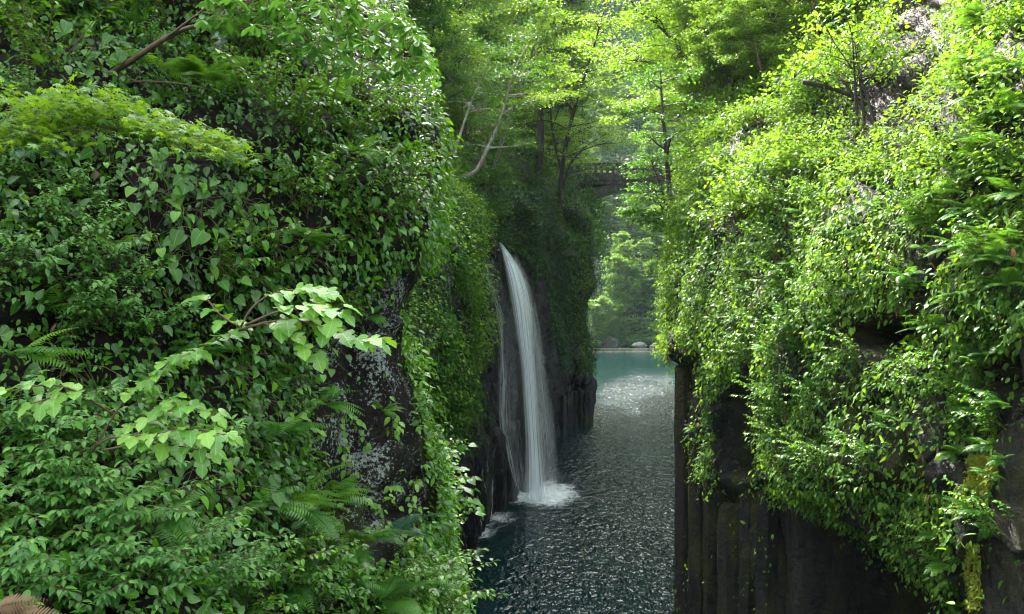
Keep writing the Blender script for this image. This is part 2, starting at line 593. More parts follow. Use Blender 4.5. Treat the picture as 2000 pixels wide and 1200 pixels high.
M['bark_cedar'] = bark_mat('bark_cedar', (0.07, 0.030, 0.016), (0.24, 0.115, 0.06))
M['bark_green'] = bark_mat('bark_green', (0.08, 0.085, 0.035), (0.24, 0.24, 0.12), 0.2)
M['bark_lichen'] = bark_mat('bark_lichen', (0.03, 0.03, 0.02), (0.09, 0.09, 0.06), 1.0)
M['stem'] = plain_mat('stem', (0.10, 0.09, 0.035))
M['concrete'] = rock_mat('concrete', (0.02, 0.02, 0.018), (0.06, 0.058, 0.05), 0.1, 0.35, (0.7, 0.9), 0.3)
M['arch_stone'] = rock_mat('arch_stone', (0.22, 0.21, 0.17), (0.38, 0.36, 0.29), 0.0, 0.2, (0.7, 0.9), 0.3)
M['water'] = water_mat()
M['fall_core'] = fall_mat('fall_core', 22.0, 0.7, 0.38, 0.60, 1.15)
M['fall_veil'] = fall_mat('fall_veil', 34.0, 1.4, 0.42, 0.70, 0.75)
M['fall_film'] = fall_mat('fall_film', 30.0, 3.2, 0.42, 0.70, 0.8)
M['foam'] = foam_mat()
M['fall_mist'] = fall_mat('fall_mist', 7.0, 5.0, 0.30, 0.75, 0.8)
M['trickle'] = fall_mat('trickle', 3.0, 6.0, 0.42, 0.62, 0.75)
M['rope_yellow'] = plain_mat('rope_yellow', (0.30, 0.27, 0.09))
M['float_red'] = plain_mat('float_red', (0.30, 0.10, 0.04))


# ------------------------------------------------------------------ leaf templates
def strip_leaf(xs, ys, ms, fold=0.25, droop=0.2, tip=1.0):
    V, T, UV = [(0, 0, 0)], [], [(0.5, 0)]
    w = max(xs)
    prev = None
    for x, y, m in zip(xs, ys, ms):
        k = len(V)
        V += [(0, m, -droop * m * m), (-x, y, fold * x - droop * max(y, 0) ** 2), (x, y, fold * x - droop * max(y, 0) ** 2)]
        UV += [(0.5, m), (0.5 - 0.5 * x / w, m), (0.5 + 0.5 * x / w, m)]
        if prev is None:
            T += [(0, k, k + 1), (0, k + 2, k)]
        else:
            T += [(prev, k, k + 1), (prev, k + 1, prev + 1), (prev, prev + 2, k + 2), (prev, k + 2, k)]
        prev = k
    k = len(V)
    V.append((0, tip, -droop * tip * tip))
    UV.append((0.5, tip))
    T += [(prev, k, prev + 1), (prev, prev + 2, k)]
    return np.array(V, float), np.array(T, int), np.array(UV, float)


TPL = {}
TPL['heart'] = strip_leaf([0.30, 0.43, 0.42, 0.30, 0.12], [-0.05, 0.12, 0.36, 0.62, 0.86], [0.04, 0.18, 0.38, 0.62, 0.85], 0.16, 0.25)
TPL['ovate'] = strip_leaf([0.20, 0.29, 0.24, 0.11], [0.10, 0.34, 0.62, 0.85], [0.12, 0.36, 0.62, 0.85], 0.22, 0.22)
TPL['simple'] = strip_leaf([0.27, 0.22], [0.28, 0.64], [0.28, 0.62], 0.22, 0.16)
TPL['lance'] = strip_leaf([0.11, 0.14, 0.08], [0.22, 0.5, 0.8], [0.22, 0.5, 0.8], 0.2, 0.3)
TPL['obov'] = strip_leaf([0.08, 0.17, 0.19, 0.10], [0.2, 0.5, 0.75, 0.92], [0.2, 0.5, 0.75, 0.92], 0.2, 0.25)
TPL['needle'] = strip_leaf([0.10], [0.4], [0.4], 0.2, 0.2)
_x, _y, _m = [], [], []
for _k in range(9):
    _t = (_k + 0.5) / 9.3
    e = 0.33 * math.sin(math.pi * min(1, (_t * 0.92 + 0.06)) ** 0.75)
    _x += [e * 1.06, e * 0.84]
    _y += [_t + 0.02, _t + 0.045]
    _m += [_t, _t + 0.05]
TPL['serrate'] = strip_leaf(_x, _y, _m, 0.2, 0.3, 1.06)
TPL['mulberry'] = strip_leaf([0.25, 0.44, 0.48, 0.25, 0.36, 0.30, 0.12], [-0.06, 0.10, 0.36, 0.44, 0.58, 0.74, 0.90], [0.03, 0.14, 0.30, 0.42, 0.56, 0.74, 0.89], 0.16, 0.35)


def star_leaf(lobes=7, valley=0.36, droop=0.25):
    V, T, UV = [(0, 0.12, 0)], [], [(0.5, 0.12)]
    A = np.radians(np.linspace(-128, 128, lobes))
    R = 0.55 + 0.45 * np.cos(A / 1.55)
    pts = [(0.0, 0.0)]
    for i in range(lobes):
        if i:
            am = 0.5 * (A[i] + A[i - 1])
            pts.append((valley * math.sin(am) * 0.8, 0.12 + valley * math.cos(am) * 0.8))
        pts.append((0.88 * R[i] * math.sin(A[i]), 0.12 + 0.88 * R[i] * math.cos(A[i])))
    for x, y in pts:
        V.append((x, y, -droop * (x * x + (y - 0.12) ** 2)))
        UV.append((0.5 + x * 0.5, y))
    n = len(pts)
    for i in range(n):
        T.append((0, 1 + (i + 1) % n, 1 + i))
    return np.array(V, float), np.array(T, int), np.array(UV, float)


TPL['maple'] = star_leaf(7)
TPL['maple5'] = star_leaf(5, 0.34)


def compose(parts):
    V, T, UV, n = [], [], [], 0
    for v, t, u in parts:
        V.append(v)
        T.append(t + n)
        UV.append(u)
        n += len(v)
    return np.concatenate(V), np.concatenate(T), np.concatenate(UV)


def place_tpl(tpl, pos, ax, nr, s):
    b = MB()
    b.leaves(tpl, np.array([pos], float), np.array([ax], float), np.array([nr], float), s, 0.5)
    return b.V[0], b.T[0], b.uv[0]


def frond_tpl(n=18, width=0.20, bip=False, arch=0.35, droop=0.75, seed=0):
    r = np.random.default_rng(seed)
    ys = np.linspace(0.14, 0.985, n)
    parts = []

    def spine(t):
        return np.array([0.0, t * (1 - 0.12 * t), arch * t - droop * t * t * 0.6])
    pin = strip_leaf([0.085, 0.10, 0.06], [0.15, 0.45, 0.78], [0.15, 0.45, 0.78], 0.1, 0.25)
    tiny = strip_leaf([0.20, 0.14], [0.3, 0.7], [0.3, 0.7], 0.1, 0.1)
    for k, t in enumerate(ys):
        env = width * (min(1, (t - 0.02) / 0.26)) ** 0.8 * (1 - max(0, (t - 0.3)) / 0.72) ** 0.75 * (0.93 + 0.14 * r.random()) + 0.006
        tan = nrmz(spine(min(t + 0.02, 1)) - spine(t - 0.02))
        nrm = np.cross(np.array([1.0, 0, 0]), tan)
        for s in (-1, 1):
            ax = nrmz(np.array([s * 0.93, 0, 0]) + tan * 0.38 - nrm * (0.10 + 0.2 * r.random()))
            if not bip:
                parts.append(place_tpl(pin, spine(t), ax, nrm, env * 1.5 if False else env))
            else:
                m = 7
                for q in range(m):
                    u = (q + 0.6) / m
                    pp = spine(t) + ax * env * u
                    side = nrmz(np.cross(nrm, ax))
                    l = env * 0.27 * (1 - 0.75 * u) + 0.005
                    for s2 in (-1, 1):
                        parts.append(place_tpl(tiny, pp, nrmz(side * s2 * 0.9 + ax * 0.5), nrm, l))
    tpl = compose(parts)
    b = MB()
    b.tube(np.array([spine(t) for t in np.linspace(0, 1, 8)]), np.linspace(0.006, 0.002, 8), 4, 12, cap=False)
    tv, tt, tu = tpl
    return compose([(tv, tt, tu), (b.V[0], b.T[0], b.uv[0])])


FROND = [frond_tpl(17, 0.22, False, 0.30, 0.8, 1), frond_tpl(20, 0.17, False, 0.15, 0.6, 2), frond_tpl(15, 0.27, False, 0.4, 1.0, 3)]
FROND_BIG = [frond_tpl(20, 0.30, True, 0.3, 0.8, 4), frond_tpl(22, 0.24, True, 0.1, 0.5, 5)]


# ------------------------------------------------------------------ surfaces
class Surf:
    def __init__(self, ctrl, nr, nc):
        c = np.asarray(ctrl, float)
        g = catmull(c, nr)
        g = np.swapaxes(catmull(np.swapaxes(g, 0, 1), nc), 0, 1)
        self.P = g
        self.s = np.linspace(0, c.shape[0] - 1, nr)[:, None] * np.ones((1, nc))     # control-row coordinate
        self.t = np.linspace(0, c.shape[1] - 1, nc)[None, :] * np.ones((nr, 1))
        self.normals()

    def normals(self):
        du = np.gradient(self.P, axis=1)
        dv = np.gradient(self.P, axis=0)
        n = nrmz(np.cross(du, dv))
        if not hasattr(self, 'sign'):
            to = np.array([0, 0, H + 6]) - self.P
            self.sign = 1.0 if np.sum(np.sum(n * nrmz(to), -1)) > 0 else -1.0
        self.N = n * self.sign

    def displace(self, d, direction=None):
        self.P = self.P + d[..., None] * (self.N if direction is None else direction)
        self.normals()

    def build(self, name, mat, label=None, kind='structure', var=0.5):
        b = MB()
        b.grid(self.P, np.ravel(var) if np.ndim(var) else var, flip=self.sign < 0)
        o = b.build(name, mat)
        return tag(o, label, None, None, kind)

    def sample(self, n, mask=None, over=3.0):
        a = self.P
        p00, p01, p10, p11 = a[:-1, :-1], a[:-1, 1:], a[1:, :-1], a[1:, 1:]
        area = np.linalg.norm(np.cross(p11 - p00, p10 - p01), axis=-1) * 0.5
        mid = 0.25 * (p00 + p01 + p10 + p11)
        px, py = proj(mid)
        w = area * (mask(px, py, mid) if mask else 1.0)
        w = np.where(mid[..., 1] < 2.0, 0, w)
        wf = w.ravel()
        tot = wf.sum()
        idx = rng.choice(len(wf), n, p=wf / tot)
        r, c = np.unravel_index(idx, w.shape)
        u, v = rng.random((n, 1)), rng.random((n, 1))
        pos = p00[r, c] * (1 - u) * (1 - v) + p01[r, c] * u * (1 - v) + p10[r, c] * (1 - u) * v + p11[r, c] * u * v
        return pos, self.N[r, c], tot

    def pick(self, px, py):
        a, b = proj(self.P)
        d = (a - px) ** 2 + (b - py) ** 2
        facing = np.sum(self.N * (np.array([0, 0, H]) - self.P), -1) > -0.5
        d = d + np.where(facing, 0, 4000) + 0.02 * self.P[..., 1] ** 2
        r, c = np.unravel_index(np.argmin(d), d.shape)
        return self.P[r, c], self.N[r, c]


def rock_noise(S, amp=0.3, sc=0.8, block=0.25, bsc=0.9, seed=0, big=0.0):
    d = (fbm(S.P * sc, 5, seed) - 0.5) * 2 * amp
    v, e = cells(S.P * bsc * np.array([1, 1, 0.7]), seed + 3)
    d = d + (fbm(S.P * sc * 0.28, 3, seed + 40) - 0.5) * big
    d = d + (v - 0.5) * block - block * 0.5 * (1 - smooth(e / 0.12))
    return d


def columns(s, amp, wmin=0.5, wmax=1.1, seed=0, off=0.25):
    r = np.random.default_rng(seed)
    b = [s.min() - 1]
    while b[-1] < s.max() + 1:
        b.append(b[-1] + r.uniform(wmin, wmax))
    b = np.array(b)
    i = np.clip(np.searchsorted(b, s) - 1, 0, len(b) - 2)
    t = 2 * (s - b[i]) / (b[i + 1] - b[i]) - 1
    o = r.uniform(-off, off, len(b))
    return amp * (1 - np.abs(t) ** 6) - 0.20 * smooth((np.abs(t) - 0.88) / 0.12) + o[i], i


def arc(Pg):
    d = np.linalg.norm(np.diff(Pg[..., :2], axis=1), axis=-1)
    return np.concatenate([np.zeros((Pg.shape[0], 1)), np.cumsum(d, 1)], 1)

# ================================================================== TERRAIN
def ctrl_pixels(rows, table):
    """rows: list of py; table: per row a list of (px, Y)"""
    return [[P(px, py, Y) for px, Y in line] for py, line in zip(rows, table)]


# ---- near cliff on the left of the picture
L_rows = [-260, -100, 0, 120, 230, 330, 450, 530, 620, 700, 850, 1000, 1110, 1230, 1500]
L_tab = [
    [(-420, 12), (-150, 13.5), (120, 15), (380, 17), (600, 19), (660, 21), (700, 24), (640, 30)],
    [(-420, 9.2), (-150, 10.0), (100, 11.0), (360, 12.5), (600, 14), (690, 15.5), (730, 18), (660, 25)],
    [(-420, 7.6), (-150, 8.2), (90, 8.9), (340, 10.2), (600, 11.8), (720, 13), (765, 15), (690, 21)],
    [(-420, 6.8), (-150, 7.3), (80, 7.9), (330, 8.9), (600, 10.3), (770, 11.6), (800, 13.2), (720, 18)],
    [(-420, 6.3), (-150, 6.7), (80, 7.3), (330, 8.1), (600, 9.3), (800, 10.4), (822, 12), (740, 17)],
    [(-420, 5.9), (-150, 6.3), (80, 6.9), (330, 7.6), (600, 8.6), (822, 9.7), (836, 11.2), (750, 16)],
    [(-420, 5.6), (-150, 6.0), (80, 6.5), (330, 7.2), (600, 8.2), (818, 9.4), (832, 11), (750, 16)],
    [(-420, 5.4), (-150, 5.8), (80, 6.3), (330, 7.0), (580, 8.2), (790, 9.5), (806, 11), (740, 16)],
    [(-420, 5.2), (-150, 5.6), (80, 6.1), (330, 6.9), (570, 8.4), (752, 9.7), (770, 11), (730, 16)],
    [(-420, 5.0), (-150, 5.4), (80, 5.9), (330, 6.7), (560, 8.4), (752, 9.7), (775, 11.2), (730, 16)],
    [(-420, 4.7), (-150, 5.0), (80, 5.5), (330, 6.2), (570, 8.0), (785, 9.6), (806, 11.6), (760, 17)],
    [(-420, 4.4), (-150, 4.7), (80, 5.1), (330, 5.7), (570, 7.6), (795, 9.5), (850, 12.3), (800, 18)],
    [(-420, 4.2), (-150, 4.5), (80, 4.8), (330, 5.3), (570, 7.2), (800, 9.4), (872, 12.8), (820, 18)],
    [(-420, 4.0), (-150, 4.2), (80, 4.5), (330, 5.0), (570, 6.8), (810, 9.2), (882, 13.2), (830, 19)],
    [(-420, 3.8), (-150, 4.0), (80, 4.3), (330, 4.8), (570, 6.5), (815, 9.0), (884, 13.4), (830, 19)]]
Lc = ctrl_pixels(L_rows, L_tab)
Lc.append([np.array([p[0], p[1], -1.5]) for p in Lc[-1]])
SL = Surf(Lc, 250, 210)
ROCK_L = [(640, 620), (660, 650), (700, 560), (760, 500), (815, 480), (815, 560), (775, 620), (770, 700), (800, 800), (830, 1000), (800, 1060),
          (700, 1110), (620, 1100), (590, 1040), (585, 960), (590, 860), (585, 780), (605, 700)]


def jitter(px, py, mid, amp=28, sc=2.2, seed=3):
    q = mid * sc
    return px + (fbm(q, 3, seed) - 0.5) * 2 * amp, py + (fbm(q + 31.7, 3, seed) - 0.5) * 2 * amp


px_, py_ = proj(SL.P)
d = rock_noise(SL, 0.22, 0.9, 0.22, 1.3, 21)
ins = in_poly(px_, py_, ROCK_L)
dd = poly_dist(px_, py_, ROCK_L)
d = d - np.where(ins, 0.30 * smooth(dd / 60), 0)
SL.displace(d)
px_, py_ = proj(SL.P)
ins = in_poly(px_, py_, ROCK_L)
SL.build('cliff', M['rock_lichen'], var=np.where(ins, 1.0, np.exp(-(poly_dist(px_, py_, ROCK_L) / 40) ** 2)))

# ---- middle cliff behind it, a steep wall of ferns and vines above dark rock
m_rows = [230, 310, 390, 440, 520, 610, 700, 780, 850, 900, 960, 1100, 1250]
m_tab = [
    [(560, 30), (680, 36), (760, 40), (820, 44), (850, 50), (800, 60)],
    [(560, 25), (700, 29), (790, 32), (850, 35), (880, 40), (820, 48)],
    [(580, 21), (720, 24), (810, 26.5), (880, 30), (905, 34), (840, 40)],
    [(600, 19.5), (740, 22), (820, 24.5), (895, 28), (918, 31), (860, 38)],
    [(620, 18.6), (760, 21), (830, 23.5), (900, 26.8), (912, 30), (870, 36)],
    [(620, 18), (760, 20.5), (835, 23), (910, 26.2), (922, 29.5), (880, 36)],
    [(620, 17.8), (760, 20.2), (835, 22.8), (906, 26), (918, 29.5), (870, 36)],
    [(620, 17.7), (750, 20.2), (825, 22.8), (890, 26), (904, 29), (860, 36)],
    [(620, 17.8), (740, 20.4), (810, 23), (868, 26.3), (884, 29), (850, 36)],
    [(620, 18.2), (720, 21.2), (790, 24), (850, 27.5), (866, 30), (840, 36)],
    [(620, 18.6), (720, 21.8), (790, 24.6), (850, 28), (862, 31), (840, 36)],
    [(620, 18.6), (720, 21.8), (800, 24.6), (862, 27.5), (868, 31), (840, 36)],
    [(620, 18.6), (720, 21.8), (800, 24.0), (870, 24.2), (876, 31), (840, 36)]]
Mc = ctrl_pixels(m_rows, m_tab)
Mc.append([np.array([p[0], p[1], -1.5]) for p in Mc[-1]])
SM = Surf(Mc, 170, 130)
SM.displace(rock_noise(SM, 0.4, 0.7, 0.3, 1.0, 51, 2.2))
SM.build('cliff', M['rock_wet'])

# ---- wet columnar wall with the waterfall
W_z = [0, 0, 12.6, 11.4, 9, 6, 3.7, 3.1, 1.2, 0, -1.5]
W_xy = [
    [(-8, 36, 15.5), (-7, 42, 16.5), (-6, 48, 17.5), (-4.6, 54, 18), (-3, 58, 18), (-1, 62, 18), (2.6, 69, 18), (5.6, 73, 18), (5.8, 79, 18), (1, 94, 18)],
    [(-4.4, 28, 14.4), (-4.0, 33.5, 14.6), (-3.4, 38.5, 14.6), (-2.0, 43, 14.6), (-1.2, 45.5, 15), (0.4, 49.5, 15.6), (3.2, 61.5, 16.6), (5.7, 65, 16.8), (5.5, 74, 16.8), (3, 90, 16.8)],
    [(-3.4, 27), (-3.0, 32.5), (-2.5, 37.2), (-0.9, 41), (-0.5, 42.6), (0.75, 46.5), (3.5, 60.5), (5.7, 64.3), (5.6, 74), (3, 90)],
    [(-3.1, 26.5), (-2.7, 32), (-2.25, 36.6), (-0.62, 40.45), (-0.25, 41.8), (0.85, 45.2), (3.6, 60.2), (5.7, 64), (5.6, 74), (3, 90)],
    [(-2.7, 25.6), (-2.3, 31.7), (-2.05, 36.2), (-0.72, 40.5), (-0.1, 41.5), (1.0, 44.6), (3.7, 60.6), (5.6, 64), (5.5, 74), (3, 90)],
    [(-2.5, 25.0), (-2.1, 31.4), (-1.75, 36.0), (-0.52, 40.7), (0.1, 41.4), (1.1, 44.2), (3.75, 61), (5.75, 64), (5.6, 74), (3, 90)],
    [(-2.2, 24.6), (-1.85, 31.2), (-1.55, 35.8), (-0.42, 40.6), (0.22, 41.3), (1.3, 43.9), (3.7, 61.6), (5.95, 64), (5.8, 74), (3, 90)],
    [(-2.0, 24.4), (-1.7, 31.2), (-1.42, 35.3), (0.02, 39.6), (0.22, 41.1), (1.35, 43.4), (3.65, 62), (6.25, 64), (6.0, 74), (3, 90)],
    [(-1.9, 24.3), (-1.6, 31.4), (-1.34, 35.1), (0.08, 39.5), (0.22, 40.9), (1.35, 43.0), (3.6, 62.4), (6.22, 64), (6.0, 74), (3, 90)],
    [(-1.8, 24.2), (-1.5, 31.7), (-1.27, 35), (0.08, 39.5), (0.22, 40.8), (1.35, 42.8), (3.6, 62.6), (6.2, 64), (6.0, 74), (3, 90)],
    [(-1.8, 24.2), (-1.5, 31.7), (-1.27, 35), (0.08, 39.5), (0.22, 40.8), (1.35, 42.8), (3.6, 62.6), (6.2, 64), (6.0, 74), (3, 90)]]
SW = Surf([[np.array([*q, z])[:3] for q in row] for z, row in zip(W_z, W_xy)], 260, 420)
zz = SW.P[..., 2]
px_, py_ = proj(SW.P)
cf, ci = columns(arc(SW.P), 0.22, 0.5, 1.3, 5, 0.16)
low = smooth((5.2 - zz) / 1.6)
d = cf * (0.25 + 0.75 * low) * smooth((14 - zz) / 4) + rock_noise(SW, 0.4, 0.55, 0.3, 1.1, 71, 0.0) * (1 - 0.6 * low) + (fbm(SW.P * np.array([0.22, 0.22, 0.16]), 3, 77) - 0.5) * 3.0 * smooth((zz - 4) / 4) * smooth((SW.P[..., 1] - 43.5) / 5) + (fbm(SW.P * np.array([2, 2, 0.3]), 3, 5) - 0.5) * 0.12
d = d + np.where(zz > 14, (fbm(SW.P * 0.2, 4, 8) - 0.5) * 3.0 * smooth((zz - 14) / 8), 0)
# a rounded rib of rock that carries the thin left veil, and a hollow beside it
rib = np.exp(-((px_ - 1000) / 26) ** 2) * smooth((py_ - 500) / 60) * smooth((860 - py_) / 80) * (SW.P[..., 1] < 47)
d = d + 0.30 * rib
SW.displace(d)
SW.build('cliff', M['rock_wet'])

# ---- right hand cliff and the wooded bank above it
R_rows = [-320, -100, 0, 100, 200, 300, 380, 440, 520, 600, 690, 770, 860, 960, 1080, 1220, 1500]
R_px = [1400, 1500, 1600, 1700, 1800, 1900, 2000, 2200, 2600]
R_edge = [(1380, 92), (1378, 66), (1376, 54), (1370, 44), (1362, 36), (1350, 30), (1332, 27), (1332, 25.4), (1326, 25), (1314, 24.6), (1310, 24.8), (1312, 25), (1320, 25), (1328, 24.8), (1324, 24.4), (1318, 24.2), (1314, 24)]
R_Y = [
    [72, 58, 48, 39, 31, 24, 18, 14, 10.5],
    [53, 43, 35.5, 29, 24, 18.5, 15, 12.3, 9.5],
    [44, 36, 30, 25, 21, 16.5, 14, 11.8, 9.3],
    [36, 30, 25, 21.5, 18.5, 15.2, 13.2, 11.3, 9.1],
    [30, 25.5, 21.5, 18.8, 16.5, 14.3, 12.7, 11.0, 8.9],
    [25.5, 22, 19.2, 17, 15.2, 13.6, 12.3, 10.8, 8.7],
    [23, 20.2, 17.9, 16, 14.5, 13.1, 12.0, 10.5, 8.5],
    [21.8, 19.3, 17.2, 15.4, 14, 12.8, 11.8, 10.4, 8.4],
    [21.2, 18.7, 16.7, 15.0, 13.7, 12.5, 11.6, 10.2, 8.3],
    [20.8, 18.3, 16.3, 14.8, 13.5, 12.4, 11.5, 10.1, 8.2],
    [20.8, 18.2, 16.2, 14.7, 13.4, 12.4, 11.4, 10.1, 8.2],
    [21.0, 18.2, 16.1, 14.6, 13.4, 12.4, 11.4, 10.0, 8.2],
    [21.4, 18.4, 16.0, 14.5, 13.3, 12.3, 11.3, 10.0, 8.1],
    [21.6, 18.8, 16.2, 14.5, 13.2, 12.2, 11.2, 9.9, 8.1],
    [21.4, 19.0, 16.6, 14.7, 13.2, 12.1, 11.1, 9.9, 8.1],
    [21.2, 19.0, 16.9, 15.0, 13.3, 12.1, 11.1, 9.9, 8.1],
    [21.0, 19.0, 17.0, 15.2, 13.5, 12.2, 11.1, 9.9, 8.1]]
Rc = []
for py, (ex, eY), ys in zip(R_rows, R_edge, R_Y):
    e = P(ex, py, eY)
    line = [e + np.array([9.0, 16, 0]), e + np.array([2.2, 5.5, 0]), e] + [P(px, py, Y) for px, Y in zip(R_px, ys)]
    Rc.append(line)
Rc.append([np.array([p[0], p[1], -1.5]) for p in Rc[-1]])
SR = Surf(Rc, 430, 400)
CAVE = [(1508, 952), (1560, 990), (1640, 1035), (1730, 1085), (1800, 1125), (1846, 1180), (1850, 1500), (1514, 1500)]
HOLLOW = [(1636, 640), (1690, 622), (1760, 600), (1806, 640), (1796, 700), (1750, 712), (1700, 690), (1650, 680)]
POCKET = [(1404, 780), (1470, 700), (1500, 760), (1492, 880), (1515, 935), (1440, 945), (1404, 930)]
EDGE_DARK = [(1285, 700), (1330, 690), (1385, 670), (1392, 760), (1362, 810), (1375, 920), (1395, 960), (1300, 975)]
LOWCOL = [(1290, 960), (1400, 930), (1510, 945), (1512, 1500), (1290, 1500)]
GREYROCK = [(1960, 690), (2100, 640), (2100, 1300), (1900, 1300), (1915, 1050), (1965, 960)]
THIN = [(1620, 780), (1720, 740), (1820, 760), (1850, 900), (1760, 960), (1640, 900)]
px_, py_ = proj(SR.P)


def dent(poly, depth, soft):
    return -depth * np.where(in_poly(px_, py_, poly), smooth(poly_dist(px_, py_, poly) / soft), 0)


zz = SR.P[..., 2]
up = smooth((440 - py_) / 200)
d = rock_noise(SR, 0.35, 0.7, 0.32, 1.15, 101) * (1 - 0.35 * up)
cf, ci = columns(arc(SR.P), 0.25, 0.55, 1.25, 9, 0.18)
lowm = np.where(py_ > 930, smooth((py_ - 930) / 60), 0) * (px_ < 1880)
d = d * (1 - 0.75 * lowm) + (cf - 0.6) * lowm
d = d + dent(CAVE, 2.6, 55) + dent(HOLLOW, 1.3, 22) + dent(POCKET, 1.0, 30) + dent(EDGE_DARK, 0.5, 30)
d = d + (fbm(SR.P * 0.35, 4, 15) - 0.5) * 2.2 * up
SR.displace(d)
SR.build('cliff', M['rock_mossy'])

# ---- wooded slope on the left above the waterfall, up to the bridge
h_rows = [500, 440, 390, 330, 260, 180, 90, 0, -150, -420]
h_tab = [
    [(420, 19), (640, 23), (760, 25.5), (850, 29), (950, 42), (1040, 52), (1110, 62), (1150, 68), (1120, 80)],
    [(420, 21), (640, 25), (760, 27), (860, 32), (955, 44), (1050, 54), (1115, 63), (1160, 69), (1130, 84)],
    [(420, 23), (640, 27), (760, 29), (860, 34.5), (960, 47), (1055, 57), (1110, 65), (1150, 71), (1120, 88)],
    [(420, 26), (640, 30), (760, 33.5), (860, 40), (960, 51), (1050, 61), (1090, 69), (1115, 76), (1080, 95)],
    [(420, 30), (640, 35), (760, 40), (860, 47), (960, 58), (1050, 70), (1090, 80), (1110, 90), (1080, 108)],
    [(420, 36), (640, 42), (760, 48), (860, 56), (960, 68), (1050, 80), (1090, 92), (1110, 104), (1080, 120)],
    [(420, 44), (640, 51), (760, 58), (860, 67), (960, 79), (1050, 92), (1090, 106), (1110, 120), (1080, 140)],
    [(420, 54), (640, 62), (760, 70), (860, 80), (960, 92), (1050, 106), (1090, 122), (1110, 138), (1080, 160)],
    [(420, 72), (640, 82), (760, 92), (860, 104), (960, 118), (1050, 134), (1090, 152), (1110, 170), (1080, 200)],
    [(420, 95), (640, 108), (760, 120), (860, 134), (960, 150), (1050, 168), (1090, 190), (1110, 210), (1080, 240)]]
SH = Surf(ctrl_pixels(h_rows, h_tab), 130, 150)
SH.displace((fbm(SH.P * 0.16, 4, 33) - 0.5) * 3.5 * smooth((SH.P[..., 1] - 26) / 10) + (fbm(SH.P * 0.9, 3, 35) - 0.5) * 0.5)
SH.build('hillside', M['soil'])

# ---- right bank behind the bridge and the far wooded hills round the pool
b_rows = [[(60, 58, -1), (40, 70, -1), (24, 96, -1), (30, 120, -1), (60, 140, -1)],
          [(62, 62, 10), (36, 66, 10), (20.5, 84, 12), (30, 110, 12), (64, 136, 12)],
          [(64, 64, 20), (34, 66, 20), (18.5, 80, 20), (28, 106, 24), (66, 134, 24)],
          [(70, 74, 34), (42, 78, 32), (25, 92, 31), (36, 112, 38), (72, 136, 38)],
          [(84, 90, 54), (60, 94, 52), (44, 106, 50), (50, 124, 56), (84, 144, 56)],
          [(110, 120, 78), (92, 120, 76), (80, 126, 72), (80, 138, 76), (110, 150, 76)]]
SB = Surf([[np.array(p, float) for p in r] for r in b_rows], 70, 90)
SB.displace((fbm(SB.P * 0.13, 4, 43) - 0.5) * 4.0)
SB.build('hillside', M['soil'])
f_rows = [[(-90, 200, -1), (-30, 196, -1), (10, 190, -1), (30, 188, -1), (60, 186, -1), (110, 176, -1), (190, 150, -1)],
          [(-92, 206, 4), (-30, 202, 3), (10, 196, 3), (30, 193, 2.5), (60, 192, 3), (112, 182, 4), (194, 156, 4)],
          [(-96, 226, 26), (-32, 222, 24), (10, 214, 20), (32, 212, 20), (64, 212, 24), (118, 204, 26), (206, 176, 28)],
          [(-100, 256, 58), (-34, 250, 54), (10, 244, 48), (34, 242, 48), (68, 240, 54), (126, 230, 58), (222, 200, 60)],
          [(-110, 300, 100), (-36, 292, 96), (10, 286, 88), (36, 284, 88), (74, 282, 96), (136, 270, 100), (244, 236, 104)],
          [(-120, 360, 200), (-38, 350, 190), (10, 346, 180), (38, 344, 180), (80, 340, 190), (146, 326, 196), (266, 286, 200)]]
SF = Surf([[np.array(p, float) for p in r] for r in f_rows], 90, 120)
SF.displace((fbm(SF.P * 0.06, 4, 53) - 0.5) * 10.0 * smooth((SF.P[..., 2] - 1) / 12))
SF.build('far_hillside', M['rock_mossy'])

# ---- river bed reaching the horizon and the river itself
b = MB()
b.grid(np.array([[[-1500, -1500, -1.6], [1500, -1500, -1.6]], [[-1500, 1500, -1.6], [1500, 1500, -1.6]]], float))
tag(b.build('ground', M['soil']), kind='structure')
b = MB()
xs, ys = np.linspace(-140, 240, 60), np.linspace(-30, 215, 60)
gx, gy = np.meshgrid(xs, ys)
b.grid(np.stack([gx, gy, np.zeros_like(gx)], -1))
tag(b.build('river_water', M['water']), kind='structure')

# ================================================================== GROWTH THAT COVERS THE ROCK (nobody could count it)
Z = np.array([0, 0, 1.0])


def rv(n, s=1.0):
    return rng.normal(0, s, (n, 3))


def frame_mask(x0=-60, x1=2060, y0=-80, y1=1300):
    return lambda px, py, mid: ((px > x0) & (px < x1) & (py > y0) & (py < y1)).astype(float)


def bare(px, py, mid, polys, amp=26, sc=2.0, seed=3):
    jx, jy = jitter(px, py, mid, amp, sc, seed)
    m = np.zeros(px.shape, bool)
    for p in polys:
        m |= in_poly(jx, jy, p)
    return m


